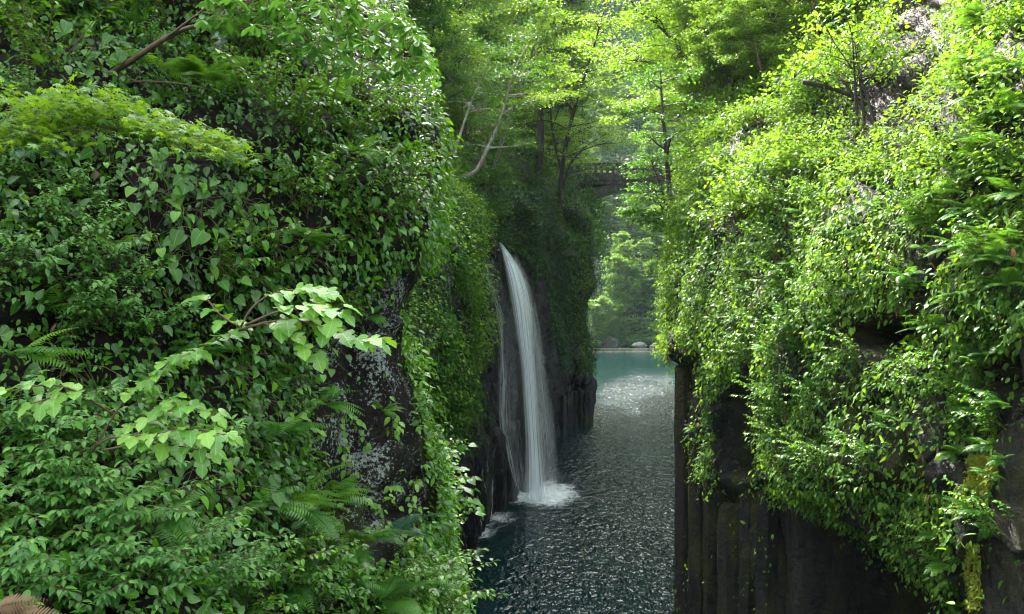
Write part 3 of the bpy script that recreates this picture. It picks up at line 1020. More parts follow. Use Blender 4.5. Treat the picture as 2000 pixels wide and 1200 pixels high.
def cover(mb, S, n, mask, kinds, thick=0.3, down=0.75, out=0.6, jit=0.45, up=0.6, cs=1.2, mi=0, seed=0, lift=0.0, vb=0.0, vs=0.55):
    """kinds: list of (template, lo, hi, share)"""
    pos, nr, tot = S.sample(n, mask)
    th = thick * np.clip(fbm(pos * cs, 3, 90 + seed) * 2.2 - 0.45, 0.08, 1.4)
    n = len(pos)
    pos = pos + nr * (lift + th * rng.random(n) ** 0.6)[:, None] + rv(n, 0.03)
    ax = -Z * down + nr * out + rv(n, jit)
    nn = nr * 0.6 + Z * up + rv(n, jit * 0.8)
    var = np.clip(vb + vs * rng.random(n) + (fbm(pos * cs * 0.55, 3, 70 + seed) - 0.38) * 1.1, 0, 1)
    k = rng.random(n)
    a = 0.0
    for tpl, lo, hi, sh in kinds:
        m = (k >= a) & (k < a + sh)
        a += sh
        c = int(m.sum())
        sz = lo + (hi - lo) * rng.random(c) ** 1.6
        mb.leaves(TPL[tpl], pos[m], ax[m], nn[m], sz, var[m], mi, rng.uniform(0.8, 1.15, c))


def clumpy(base, sc=0.9, lo=0.38, hi=0.52, seed=4, floor=0.05):
    def f(px, py, mid):
        return base(px, py, mid) * (floor + (1 - floor) * smooth((fbm(mid * sc, 3, seed) - lo) / (hi - lo)))
    return f


# near left cliff
def mL(px, py, mid):
    w = frame_mask(-330, 900, -90, 1300)(px, py, mid)
    return np.where(bare(px, py, mid, [ROCK_L]), 0.02, w)


b = MB()
cover(b, SL, 52000, clumpy(mL, 1.1, 0.26, 0.42, 4, 0.28), [('simple', 0.035, 0.07, 0.6), ('ovate', 0.05, 0.09, 0.4)], 0.25, 0.7, 0.65, 0.45, 0.5, 1.6, seed=21)
cover(b, SL, 31000, clumpy(mL, 1.1, 0.30, 0.46, 4, 0.25), [('ovate', 0.06, 0.13, 0.6), ('simple', 0.05, 0.09, 0.4)], 0.38, 0.7, 0.65, 0.45, 0.5, 1.3, seed=1)
o = b.build('vine_cover', M['leaf_near'])
tag(o, 'wet dark green leaves matting the shaded cliff at left', 'ground cover', None, 'stuff')


def mLlow(px, py, mid):
    return mL(px, py, mid) * np.where((px > 560) & (py > 640), 1.0, 0.0) * np.where(px + (py - 1000) * -0.25 > 690, 1.0, 0.35)


b = MB()
cover(b, SL, 9000, mLlow, [('ovate', 0.07, 0.13, 0.6), ('simple', 0.06, 0.10, 0.4)], 0.35, 0.45, 0.75, 0.4, 0.7, 1.2, seed=2, vb=0.15)
tag(b.build('vine_cover', M['leaf_pale']), 'fresh light green leaves spilling down beside the lichen covered rock', 'ground cover', None, 'stuff')


# middle cliff
def mM(px, py, mid):
    jx, jy = jitter(px, py, mid, 30, 0.8, 9)
    low = np.where((jy > 850), 0.0, 1.0)
    return frame_mask(690, 960, 200, 900)(px, py, mid) * low


b = MB()
cover(b, SM, 62000, clumpy(mM, 0.55, 0.3, 0.46, 14, 0.15), [('simple', 0.07, 0.14, 0.5), ('lance', 0.10, 0.2, 0.5)], 0.9, 0.8, 0.6, 0.4, 0.5, 0.6, seed=3, vb=0.05)
tag(b.build('vine_cover', M['leaf_mid']), 'green hanging leaves thick on the cliff left of the waterfall', 'ground cover', None, 'stuff')
b = MB()
cover(b, SM, 16000, lambda px, py, mid: mM(px, py, mid) * smooth((fbm(mid * 0.5, 3, 77) - 0.46) / 0.1), [('simple', 0.08, 0.16, 1.0)], 1.0, 0.5, 0.7, 0.4, 0.8, 0.6, seed=4, vb=0.25, lift=0.25)
tag(b.build('vine_cover', M['leaf_sun']), 'bright tufts of leaves catching light on the middle cliff', 'ground cover', None, 'stuff')


# waterfall wall: ivy right of the fall and over the lip
FALLZONE = [(905, 470), (975, 468), (1060, 560), (1090, 700), (1110, 850), (1100, 1000), (880, 1000), (900, 700)]
def mW(px, py, mid):
    jx, jy = jitter(px, py, mid, 26, 0.45, 19)
    z = mid[..., 2]
    dens = smooth((z - 4.6 - (fbm(mid * 0.4, 3, 12) - 0.5) * 7) / 3.0)
    dens = np.where(jx > 1120, np.maximum(dens, smooth((z - 3.6) / 1.0) * 0.9), dens)
    fz = in_poly(jx, jy, FALLZONE) & (z < 12.9)
    return frame_mask(840, 1230, 250, 900)(px, py, mid) * np.where(fz, 0.0, dens)


b = MB()
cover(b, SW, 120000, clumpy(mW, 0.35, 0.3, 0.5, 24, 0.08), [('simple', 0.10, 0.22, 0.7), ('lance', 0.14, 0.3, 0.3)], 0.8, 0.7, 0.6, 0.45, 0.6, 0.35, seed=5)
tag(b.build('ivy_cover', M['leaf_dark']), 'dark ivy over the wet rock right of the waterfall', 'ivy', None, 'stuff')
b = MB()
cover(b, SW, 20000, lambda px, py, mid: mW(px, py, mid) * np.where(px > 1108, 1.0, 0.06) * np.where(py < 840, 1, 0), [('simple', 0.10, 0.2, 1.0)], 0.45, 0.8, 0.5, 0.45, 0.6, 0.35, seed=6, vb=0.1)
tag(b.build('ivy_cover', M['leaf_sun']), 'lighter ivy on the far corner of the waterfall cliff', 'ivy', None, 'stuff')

# slopes
def mH(px, py, mid):
    return frame_mask(560, 1200, -60, 520)(px, py, mid)


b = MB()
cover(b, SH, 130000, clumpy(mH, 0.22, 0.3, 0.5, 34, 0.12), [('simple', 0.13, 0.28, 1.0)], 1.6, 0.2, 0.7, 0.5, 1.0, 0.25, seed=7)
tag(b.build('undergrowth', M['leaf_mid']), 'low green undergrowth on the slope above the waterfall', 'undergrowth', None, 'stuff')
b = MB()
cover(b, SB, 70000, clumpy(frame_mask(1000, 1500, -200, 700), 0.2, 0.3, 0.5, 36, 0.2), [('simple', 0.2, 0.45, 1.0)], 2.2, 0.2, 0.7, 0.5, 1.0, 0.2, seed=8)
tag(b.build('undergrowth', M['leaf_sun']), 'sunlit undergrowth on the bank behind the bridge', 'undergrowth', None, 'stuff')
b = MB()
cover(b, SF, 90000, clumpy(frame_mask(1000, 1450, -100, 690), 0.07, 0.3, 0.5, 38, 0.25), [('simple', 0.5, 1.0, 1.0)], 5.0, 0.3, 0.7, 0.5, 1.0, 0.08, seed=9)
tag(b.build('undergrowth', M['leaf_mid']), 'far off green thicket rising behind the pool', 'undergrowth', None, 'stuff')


# right cliff
SOIL_R = [(1680, 150), (1720, 70), (1790, -40), (1880, -40), (1868, 60), (1835, 130), (1810, 215), (1770, 250), (1690, 255)]
MOSSY = [[(1896, 884), (1935, 880), (1958, 910), (1944, 955), (1928, 990), (1903, 982), (1885, 930)], [(1886, 1050), (1922, 1050), (1920, 1200), (1890, 1200)]]
def mR(px, py, mid):
    w = frame_mask(1240, 2550, -90, 1290)(px, py, mid)
    w = np.where(bare(px, py, mid, [CAVE, HOLLOW, POCKET], 16, 2.0, 5), 0.0, w)
    w = np.where(bare(px, py, mid, [EDGE_DARK], 18, 2.0, 6), w * 0.05, w)
    w = np.where(bare(px, py, mid, [LOWCOL], 14, 1.5, 7), w * 0.03, w)
    w = np.where(bare(px, py, mid, [GREYROCK], 30, 1.5, 8), w * 0.05, w)
    w = np.where(bare(px, py, mid, MOSSY, 10, 2.0, 8), w * 0.02, w)
    w = np.where(bare(px, py, mid, [THIN], 30, 1.5, 8), w * 0.45, w)
    w = np.where(bare(px, py, mid, [SOIL_R], 20, 1.0, 8), w * 0.03, w)
    return w


def mRwall(px, py, mid):
    thin = 1 - 0.45 * smooth((py - 760) / 160)
    return mR(px, py, mid) * smooth((py - 330) / 80) * thin


def mRbank(px, py, mid):
    return mR(px, py, mid) * smooth((450 - py) / 100)


b = MB()
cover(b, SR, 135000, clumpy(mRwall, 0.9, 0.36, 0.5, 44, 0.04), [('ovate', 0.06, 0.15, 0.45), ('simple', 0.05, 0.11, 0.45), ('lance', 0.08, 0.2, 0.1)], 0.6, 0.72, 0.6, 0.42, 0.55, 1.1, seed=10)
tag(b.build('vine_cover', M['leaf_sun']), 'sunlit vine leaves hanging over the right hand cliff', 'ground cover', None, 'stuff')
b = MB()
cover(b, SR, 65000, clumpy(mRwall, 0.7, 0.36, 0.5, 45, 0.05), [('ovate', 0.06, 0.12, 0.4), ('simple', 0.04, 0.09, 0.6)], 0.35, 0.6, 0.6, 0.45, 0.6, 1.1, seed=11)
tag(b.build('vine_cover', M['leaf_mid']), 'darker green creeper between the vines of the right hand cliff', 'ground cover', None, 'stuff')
b = MB()
cover(b, SR, 215000, clumpy(mRbank, 0.4, 0.34, 0.5, 46, 0.10), [('simple', 0.06, 0.13, 0.8), ('ovate', 0.07, 0.13, 0.2)], 0.9, 0.2, 0.7, 0.5, 0.9, 0.5, seed=12)
tag(b.build('undergrowth', M['leaf_sun']), 'sunny undergrowth on the wooded bank at upper right', 'undergrowth', None, 'stuff')
b = MB()
cover(b, SR, 14000, lambda px, py, mid: frame_mask(1640, 1900, -60, 290)(px, py, mid), [('lance', 0.06, 0.15, 1.0)], 0.10, 0.3, 0.3, 0.7, 0.9, 1.0, seed=13)
tag(b.build('leaf_litter', M['litter']), 'brown fallen leaves on the bare bank under the cedar trunks', 'leaf litter', None, 'stuff')

b = MB()
cover(b, SR, 1500, mRwall, [('ovate', 0.07, 0.14, 0.5), ('lance', 0.12, 0.25, 0.5)], 0.5, 1.0, 0.3, 0.4, 0.5, 1.1, seed=14, lift=0.05)
cover(b, SL, 260, mL, [('ovate', 0.05, 0.10, 0.6), ('lance', 0.08, 0.14, 0.4)], 0.3, 1.0, 0.3, 0.4, 0.5, 1.1, seed=15, lift=0.05)
tag(b.build('withered_leaves', M['fern_dead']), 'scattered brown withered leaves caught in the vines', 'dead leaves', None, 'stuff')

# ================================================================== SINGLE PLANTS
def leaf_pts(mb, tpl, pos, ax, nr, size, var, mi=0):
    mb.leaves(TPL[tpl] if isinstance(tpl, str) else tpl, np.array(pos, float), np.array(ax, float), np.array(nr, float), np.array(size, float), np.array(var, float), mi)


def along(path, n=60):
    c = catmull(np.asarray(path, float), n)
    t = nrmz(np.gradient(c, axis=0))
    s = np.concatenate([[0], np.cumsum(np.linalg.norm(np.diff(c, axis=0), axis=1))])
    return c, t, s


def sprig(stem, leaf, path, tpl, size, gap, r0=0.006, r1=0.002, pet=0.5, start=0.15, droop=0.35, up=1.0, toward=0.35, var=(0.3, 1.0), r=None, pairs=False, flat=0.25):
    """leaves alternating along a stem, held out on petioles"""
    r = r or np.random.default_rng(1)
    c, t, s = along(path)
    stem.tube(path, np.linspace(r0, r1, len(path)), 5)
    q = s[-1] * start
    k = 0
    pos, ax, nr, sz, va = [], [], [], [], []
    while q < s[-1]:
        i = int(np.searchsorted(s, q)) if q < s[-1] else len(s) - 1
        i = min(i, len(s) - 1)
        side = nrmz(np.cross(t[i], Z) + 1e-6)
        for sg in ((-1, 1) if pairs else ((1 if k % 2 else -1),)):
            L = size * r.uniform(0.65, 1.15)
            pd = nrmz(side * sg + t[i] * r.uniform(0.1, 0.7) + Z * r.uniform(-0.15, 0.35) + r.normal(0, flat, 3))
            p = c[i] + pd * pet * L * r.uniform(0.6, 1.2)
            stem.tube([c[i], p], [r1 * 0.7, r1 * 0.5], 3, 2, cap=False)
            a = nrmz(pd + t[i] * 0.3 - Z * (droop + r.uniform(-0.2, 0.3)))
            n_ = nrmz(Z * up + np.array([0, -toward, 0]) + r.normal(0, 0.22, 3))
            pos.append(p); ax.append(a); nr.append(n_); sz.append(L); va.append(r.uniform(*var))
        k += 1
        q += gap * r.uniform(0.7, 1.3)
    # a terminal leaf
    pos.append(c[-1]); ax.append(t[-1] - Z * droop); nr.append(Z * up + np.array([0, -toward, 0])); sz.append(size * 0.9); va.append(r.uniform(*var))
    leaf_pts(leaf, tpl, pos, ax, nr, sz, va)


def px_path(pts):
    return [P(*p) for p in pts]


# ---- the pale lobed-leaf sapling across the middle of the left cliff
def sapling(label, paths, size, gap, seed, tpl='mulberry', stemmat='bark_brown', leafmat='leaf_pale', r0=0.008, var=(0.25, 1.0), name='sapling', cat='sapling', **kw):
    r = np.random.default_rng(seed)
    st, lf = MB(), MB()
    for pts, k in paths:
        sprig(st, lf, px_path(pts), tpl, size * k, gap * k, r0 * k, 0.003, r=r, var=var, **kw)
    root = thing(name, label, cat, px_path(paths[0][0])[0])
    base = np.array(root.location)
    for m_ in (st, lf):
        m_.V = [v - base for v in m_.V]
    st.build('stem', M[stemmat], root)
    lf.build('foliage', M[leafmat], root)
    return root


sapling('pale green sapling with large lobed leaves arching across the dark cliff', [
    ([(182, 880, 5.0), (230, 800, 4.9), (270, 755, 4.85), (330, 712, 4.8), (400, 676, 4.75), (470, 640, 4.7)], 0.75),
    ([(470, 640, 4.7), (492, 602, 4.7), (530, 575, 4.72), (585, 566, 4.75), (650, 572, 4.8)], 0.9),
    ([(440, 655, 4.72), (520, 630, 4.65), (590, 628, 4.6), (650, 646, 4.6), (700, 662, 4.6), (735, 668, 4.6)], 1.1),
    ([(480, 636, 4.7), (540, 610, 4.6), (610, 600, 4.55), (665, 610, 4.5)], 1.1),
    ([(470, 640, 4.7), (430, 615, 4.7), (405, 585, 4.72)], 0.85),
    ([(520, 632, 4.65), (570, 660, 4.6), (620, 690, 4.6)], 1.05),
    ([(300, 732, 4.8), (345, 700, 4.7), (390, 690, 4.65)], 0.8)], 0.112, 0.028, 1, start=0.35)
sapling('pale lobed-leaf shoots fanning out below the arching sapling', [
    ([(190, 868, 4.9), (250, 838, 4.7), (300, 815, 4.6), (360, 795, 4.5), (420, 812, 4.45)], 0.95),
    ([(200, 880, 4.8), (270, 868, 4.6), (340, 870, 4.5), (410, 885, 4.4)], 0.9),
    ([(260, 838, 4.7), (320, 790, 4.6), (345, 772, 4.55)], 0.75),
    ([(215, 855, 4.8), (290, 850, 4.5), (370, 838, 4.4), (440, 850, 4.35)], 0.9)], 0.105, 0.03, 2, start=0.3)
sapling('pale lobed leaves on a shoot at the left edge of the picture', [
    ([(220, 808, 4.8), (190, 790, 4.7), (150, 765, 4.6), (100, 752, 4.5), (40, 760, 4.4), (-20, 775, 4.4)], 1.0),
    ([(160, 770, 4.6), (110, 775, 4.5), (60, 790, 4.4)], 0.9)], 0.11, 0.042, 3, start=0.25)


# ---- Japanese maple spray at left
def maple_spray():
    r = np.random.default_rng(8)
    st, lf = MB(), MB()
    main = [(-60, 292, 5.6), (45, 272, 5.3), (110, 258, 5.2), (185, 250, 5.1), (265, 252, 5.0), (340, 268, 4.95), (420, 288, 4.9), (480, 305, 4.9)]
    st.tube(px_path(main), np.linspace(0.014, 0.002, len(main)), 6)
    tops = {-60: 150, 0: 150, 60: 160, 120: 168, 180: 165, 240: 180, 300: 210, 350: 235, 400: 250, 480: 290}
    xs = np.array(sorted(tops))
    yt = np.array([tops[x] for x in xs])
    pos, ax, nr, sz, va = [], [], [], [], []
    for q in range(60):
        x = r.uniform(-60, 470)
        yb = np.interp(x, [-60, 0, 110, 265, 420, 480], [292, 282, 258, 253, 290, 305])
        y = r.uniform(np.interp(x, xs, yt), yb + (28 if x < 330 else 14))
        Y = 5.1 + r.normal(0, 0.25) - 0.2 * (y > yb)
        tip = P(x, y, Y)
        i = np.interp(x - r.uniform(30, 90), [-60, 45, 110, 185, 265, 340, 420, 480], range(8))
        j = int(i)
        k = min(j + 1, 7)
        a = P(*main[j]) * (1 - (i - j)) + P(*main[k]) * (i - j)
        midp = (a + tip) / 2 + np.array([0, 0, 0.05])
        st.tube([a, midp, tip], [0.004, 0.003, 0.0012], 4, 6, cap=False)
        c = catmull([a, midp, tip], 30)
        for m in range(34):
            u = r.uniform(0.25, 1.05)
            p = c[min(29, int(u * 29))] + np.array([r.normal(0, 0.07), r.normal(0, 0.10), r.normal(0, 0.016)])
            pos.append(p)
            d_ = nrmz(np.array([r.normal(0.35, 0.8), r.normal(-0.2, 0.8), -0.15 - 0.25 * r.random()]))
            ax.append(d_)
            nr.append(nrmz(Z + r.normal(0, 0.3, 3)))
            sz.append(r.uniform(0.040, 0.068))
            va.append(np.clip(r.normal(0.45, 0.25), 0, 1))
    leaf_pts(lf, 'maple', pos, ax, nr, sz, va)
    root = thing('maple_branch', 'maple branch with a flat spray of small star leaves reaching in from the left', 'branch', P(*main[0]))
    base = np.array(root.location)
    for m_ in (st, lf):
        m_.V = [v - base for v in m_.V]
    st.build('branch', M['bark_brown'], root)
    lf.build('foliage', M['leaf_maple'], root)


maple_spray()


# ---- tree with whorled leaves leaning out at the top
def whorl_tree():
    r = np.random.default_rng(18)
    st, lf = MB(), MB()
    ps = [[(120, 230, 8.6), (180, 170, 8.2), (258, 118, 7.9), (322, 76, 7.7), (380, 52, 7.6), (440, 56, 7.5), (520, 56, 7.4), (590, 72, 7.35)],
          [(322, 76, 7.7), (370, 40, 7.5), (410, 10, 7.4), (470, -30, 7.4)],
          [(380, 52, 7.6), (450, 30, 7.4), (540, 20, 7.3), (640, 40, 7.2), (720, 70, 7.2), (790, 110, 7.2)],
          [(440, 56, 7.5), (540, 70, 7.3), (640, 90, 7.2), (720, 118, 7.2)],
          [(450, 30, 7.4), (520, -10, 7.3), (600, -25, 7.2)],
          [(190, 172, 8.2), (260, 160, 8.0), (340, 162, 7.8), (410, 175, 7.7)],
          [(410, 10, 7.4), (520, 0, 7.2), (620, 5, 7.1), (690, 30, 7.1)]]
    rr = [0.035, 0.014, 0.016, 0.012, 0.01, 0.012, 0.01]
    cs = []
    for p, k in zip(ps, rr):
        st.tube(px_path(p), np.linspace(k, k * 0.25, len(p)), 6)
        cs.append(catmull(px_path(p), 40))
    pos, ax, nr, sz, va = [], [], [], [], []
    for q in range(250):
        x = r.uniform(395, 830)
        lo = np.interp(x, [395, 450, 560, 700, 830], [-40, -40, -40, -10, 70])
        hi = np.interp(x, [395, 450, 520, 600, 700, 760, 830], [40, 60, 80, 110, 140, 150, 135])
        y = r.uniform(lo, hi)
        tip = P(x, y, 7.1 + r.normal(0, 0.35))
        allp = np.concatenate(cs[1:])
        i = np.argmin(np.linalg.norm(allp - tip, axis=1) + (allp[:, 0] > tip[0]) * 0.4)
        st.tube([allp[i], (allp[i] + tip) / 2 + [0, 0, 0.03], tip], [0.005, 0.004, 0.002], 4, 5, cap=False)
        for k in range(r.integers(5, 8)):
            a = r.uniform(0, 2 * math.pi)
            pos.append(tip + r.normal(0, 0.006, 3))
            ax.append(np.array([math.cos(a), math.sin(a), -0.25 + r.normal(0, 0.2)]))
            nr.append(Z + r.normal(0, 0.15, 3))
            sz.append(r.uniform(0.085, 0.145))
            va.append(np.clip(r.normal(0.5, 0.2), 0, 1))
    leaf_pts(lf, 'obov', pos, ax, nr, sz, va)
    root = thing('small_tree', 'small leaning tree at top left with whorls of glossy leaves on bare branches', 'tree', P(*ps[0][0]))
    base = np.array(root.location)
    for m_ in (st, lf):
        m_.V = [v - base for v in m_.V]
    st.build('trunk', M['bark_brown'], root)
    lf.build('crown', M['leaf_nettle'], root)


whorl_tree()


# ---- plants that are set on the rock: local +Y points out of the wall, +Z up
def fern_mesh(seed, nf=8, big=False, length=(0.4, 0.75), hang=0.5):
    r = np.random.default_rng(seed)
    b = MB()
    for k in range(nf):
        a = math.radians(r.uniform(-105, 105))
        el = math.radians(r.uniform(5, 60)) - hang * 0.6
        d_ = np.array([math.sin(a) * math.cos(el), math.cos(a) * math.cos(el) + 0.25, math.sin(el)])
        tpl = (FROND_BIG if big else FROND)[r.integers(0, 2 if big else 3)]
        b.leaves(tpl, np.array([[0, 0.02, 0]]), d_[None], (Z + r.normal(0, 0.15, 3))[None], r.uniform(*length), r.uniform(0.15, 0.95))
    return b


def serr_plant(seed, ns=18, h=(0.35, 0.85), tpl='serrate', size=0.066, pairs=True):
    r = np.random.default_rng(seed)
    st, lf = MB(), MB()
    for k in range(ns):
        a = math.radians(r.uniform(-85, 85))
        d_ = np.array([math.sin(a) * 0.8, 0.35 + 0.7 * math.cos(a), 0.75 + r.uniform(-0.2, 0.3)])
        L = r.uniform(*h)
        p0 = np.array([r.normal(0, 0.08), 0, r.normal(0, 0.08)])
        p1 = p0 + d_ * L * 0.55
        p2 = p0 + d_ * L * 0.95 + np.array([0, 0.12, -0.18]) * L
        sprig(st, lf, [p0, p1, p2], tpl, size, size * 0.75, 0.006, 0.003, 0.35, 0.25, 0.35, 1.0, 0.0, (0.0, 1.0), r, pairs, 0.4)
    return st, lf


def heart_plant(seed, nl=15, size=(0.05, 0.15)):
    r = np.random.default_rng(seed)
    st, lf = MB(), MB()
    pos, ax, nr, sz, va = [], [], [], [], []
    for k in range(nl):
        tip = np.array([r.normal(0, 0.22), 0.12 + 0.2 * r.random(), r.normal(0.0, 0.2)])
        st.tube([[0, 0, 0], tip * 0.6 + [0, 0.02, 0.06], tip], [0.003, 0.0025, 0.002], 4, 6, cap=False)
        pos.append(tip)
        ax.append(np.array([r.normal(0, 0.55), 0.35 + 0.4 * r.random(), -0.8 + r.normal(0, 0.25)]))
        nr.append(np.array([r.normal(0, 0.45), 0.7, 0.65 + r.normal(0, 0.3)]))
        sz.append(r.uniform(*size))
        va.append(r.uniform(0.1, 0.95))
    leaf_pts(lf, 'heart', pos, ax, nr, sz, va)
    return st, lf


def shrub_parts(seed, rad=0.9, nt=26, leaf=0.13, tpl='simple', per=26, flat=0.6):
    r = np.random.default_rng(seed)
    st, lf = MB(), MB()
    cen, dirs = [], []
    for k in range(nt):
        a = r.uniform(0, 2 * math.pi)
        el = math.asin(r.uniform(-0.15, 0.95))
        d_ = np.array([math.cos(a) * math.cos(el), math.sin(a) * math.cos(el), math.sin(el) * flat + 0.15])
        L = rad * r.uniform(0.55, 1.1)
        st.tube([[0, 0, 0], d_ * L * 0.5 + [0, 0, 0.08 * rad], d_ * L], [0.014 * rad + 0.004, 0.008, 0.003], 4, 6, cap=False)
        for u in (0.55, 0.75, 0.92, 1.0):
            cen.append(d_ * L * u + [0, 0, 0.06 * rad])
            dirs.append(d_)
    cen, dirs = np.array(cen), np.array(dirs)
    n = nt * per
    i = r.integers(0, len(cen), n)
    pos = cen[i] + r.normal(0, 1, (n, 3)) * np.array([0.14, 0.14, 0.09]) * rad
    ax = dirs[i] + r.normal(0, 0.6, (n, 3)) - Z * 0.3
    nr = Z * 0.9 + dirs[i] * 0.4 + r.normal(0, 0.45, (n, 3))
    cl = r.uniform(-0.25, 0.25, len(cen))
    lf.leaves(TPL[tpl], pos, ax, nr, r.uniform(0.7, 1.3, n) * leaf, np.clip(0.5 + cl[i] + r.normal(0, 0.2, n), 0, 1))
    return st, lf


PROTO = {}


def proto(key, name, parts):
    """parts: (part name, MB, material key); the first one placed is the built thing itself, later ones are copies"""
    PROTO[key] = (name, parts, [])


def put(key, label, cat, group, pos, nr=None, scale=1.0, rz=None, sink=0.0, tilt=0.0):
    name, parts, made = PROTO[key]
    if not made:
        root = thing(name, label, cat, (0, 0, 0), group)
        for pn, mb, mk in parts:
            mb.build(pn, M[mk], root)
        made.append(root)
        o = root
    else:
        o = copy_tree(made[0])
        tag(o, label, cat, group)
    p = np.array(pos, float)
    if nr is not None:
        hz = np.array([nr[0], nr[1], 0])
        a = math.atan2(hz[1], hz[0]) - math.pi / 2
        p = p - np.array(nr) * sink
    else:
        a = 0
    if rz is not None:
        a = a + rz
    o.location = Vector(p.tolist())
    o.rotation_euler = (tilt, 0, a)
    o.scale = (scale,) * 3
    return o


for k in range(3):
    proto('fern%d' % k, 'fern', [('fronds', fern_mesh(200 + k, 9, False, (0.32, 0.6)), 'fern')])
    proto('bluefern%d' % k, 'fern', [('fronds', fern_mesh(220 + k, 7, True, (0.38, 0.6), 0.3), 'fern_blue')])
    proto('bigfern%d' % k, 'fern', [('fronds', fern_mesh(240 + k, 9, True, (0.4, 0.65), 0.4), 'fern')])
    st, lf = serr_plant(300 + k)
    proto('nettle%d' % k, 'nettle_shrub', [('stem', st, 'stem'), ('foliage', lf, 'leaf_nettle')])
    st, lf = heart_plant(320 + k)
    proto('heart%d' % k, 'broadleaf_plant', [('stem', st, 'stem'), ('foliage', lf, 'leaf_near')])
    st, lf = serr_plant(340 + k, 12, (0.4, 0.8), 'ovate', 0.075, True)
    proto('leafy%d' % k, 'leafy_plant', [('stem', st, 'stem'), ('foliage', lf, 'leaf_near')])
for k in range(4):
    st, lf = shrub_parts(400 + k, 0.9, 30, 0.085, 'simple', 55)
    proto('shrub_sun%d' % k, 'shrub', [('stem', st, 'bark_brown'), ('foliage', lf, 'leaf_sun')])
    st, lf = shrub_parts(420 + k, 1.5, 34, 0.15, 'simple', 75)
    proto('shrub_mid%d' % k, 'shrub', [('stem', st, 'bark_dark'), ('foliage', lf, 'leaf_mid')])
    st, lf = shrub_parts(440 + k, 1.5, 34, 0.15, 'simple', 75)
    proto('shrub_dark%d' % k, 'shrub', [('stem', st, 'bark_dark'), ('foliage', lf, 'leaf_dark')])

# ferns on the near left cliff: (px, py, scale, kind, label)
for k, (px, py, sc, kind, lab) in enumerate([
    (146, 285, 1.0, 'bluefern', 'blue green feathery fern hanging just below the maple spray'),
    (98, 335, 0.8, 'bluefern', 'dark blue green fern left of the feathery fern under the maple spray'),
    (385, 200, 0.9, 'bigfern', 'light fern on the shaded cliff right of the maple spray'),
    (200, 55, 0.8, 'fern', 'small fern among dark leaves under the bare branch at top left'),
    (455, 990, 0.8, 'fern', 'glossy fern with broad fronds above the lower left bushes'),
    (530, 1000, 1.0, 'bigfern', 'large bright fern left of the lichen covered rock'),
    (505, 860, 0.9, 'fern', 'fern with narrow fronds above the large bright fern'),
    (590, 815, 0.8, 'fern', 'drooping fern at the upper left edge of the lichen rock'),
    (600, 960, 0.9, 'fern', 'fern hanging over the left side of the lichen rock'),
    (420, 1085, 0.8, 'fern', 'fern half hidden in the bushes at lower left'),
    (300, 1060, 0.8, 'fern', 'dark glossy fern behind the nettle leaves at lower left'),
    (640, 1120, 0.7, 'fern', 'small fern at the foot of the lichen rock'),
    (700, 1090, 0.9, 'bigfern', 'bright fern below the lichen rock'),
    (745, 1075, 0.8, 'bluefern', 'blue green fern at the lower right of the lichen rock'),
    (790, 1130, 0.7, 'fern', 'fern near the water at the foot of the left cliff'),
    (690, 1185, 0.9, 'bigfern', 'fern at the bottom edge below the lichen rock'),
    (540, 1170, 0.9, 'fern', 'fern at the bottom edge left of centre'),
    (60, 660, 0.7, 'fern', 'fern at the left edge between two nettle patches'),
    (15, 740, 0.8, 'fern', 'fern at the left edge above the pale lobed leaves'),
    (690, 600, 0.6, 'fern', 'fern under the overhang above the lichen rock'),
    (720, 800, 0.5, 'fern', 'tiny fern growing on the lichen rock face'),
    (560, 470, 0.7, 'fern', 'fern in deep shade under the overhanging leaves'),
    (415, 330, 0.7, 'fern', 'fern in shade beside the large heart leaves'),
    (250, 480, 0.6, 'fern', 'small fern below the large heart leaves'),
    (345, 655, 0.7, 'fern', 'fern behind the arching sapling'),
    (680, 330, 0.8, 'fern', 'fern on the upper right shoulder of the left cliff'),
    (620, 230, 0.8, 'bigfern', 'fern high on the shaded cliff below the whorled tree'),
    (290, 170, 0.8, 'fern', 'fern behind the bare branch of the leaning tree')]):
    p, n_ = SL.pick(px, py)
    put('%s%d' % (kind, k % 3), lab, 'fern', 'ferns on the left cliff', p, n_, sc * rng.uniform(1.15, 1.35), rng.uniform(-0.3, 0.3), -0.22)

# nettle bushes
for k, (px, py, sc) in enumerate([(40, 860, 0.9), (110, 900, 1.0), (190, 930, 1.0), (60, 960, 1.0), (150, 1000, 1.0), (240, 990, 0.95), (30, 1040, 1.0),
                                  (110, 1070, 1.0), (210, 1060, 1.0), (290, 930, 0.9), (20, 1130, 0.9), (330, 1110, 0.8), (400, 1150, 0.8), (260, 1150, 0.8), (470, 1130, 0.7),
                                  (40, 1170, 0.9), (130, 1165, 0.9), (200, 1180, 0.8), (90, 1195, 0.8), (300, 1190, 0.8), (370, 1180, 0.8), (60, 390, 0.8), (150, 410, 0.8), (60, 460, 0.8), (160, 480, 0.8), (40, 540, 0.8), (200, 540, 0.8), (240, 580, 0.7), (110, 590, 0.8),
                                  (190, 640, 0.8), (280, 660, 0.7), (120, 670, 0.7), (20, 330, 0.7), (300, 100, 0.6), (60, 200, 0.7)]):
    p, n_ = SL.pick(px, py)
    lab = 'nettle-like bush with toothed pale leaves in the bottom left corner' if py > 820 else 'nettle-like bush with toothed leaves on the shaded cliff below the maple spray' if py > 300 else 'toothed-leaf bush in shade near the bare branch'
    put('nettle%d' % (k % 3), lab, 'bush', 'nettle-like bushes on the left cliff', p, n_, sc * 0.85, rng.uniform(-0.35, 0.35), 0.02)

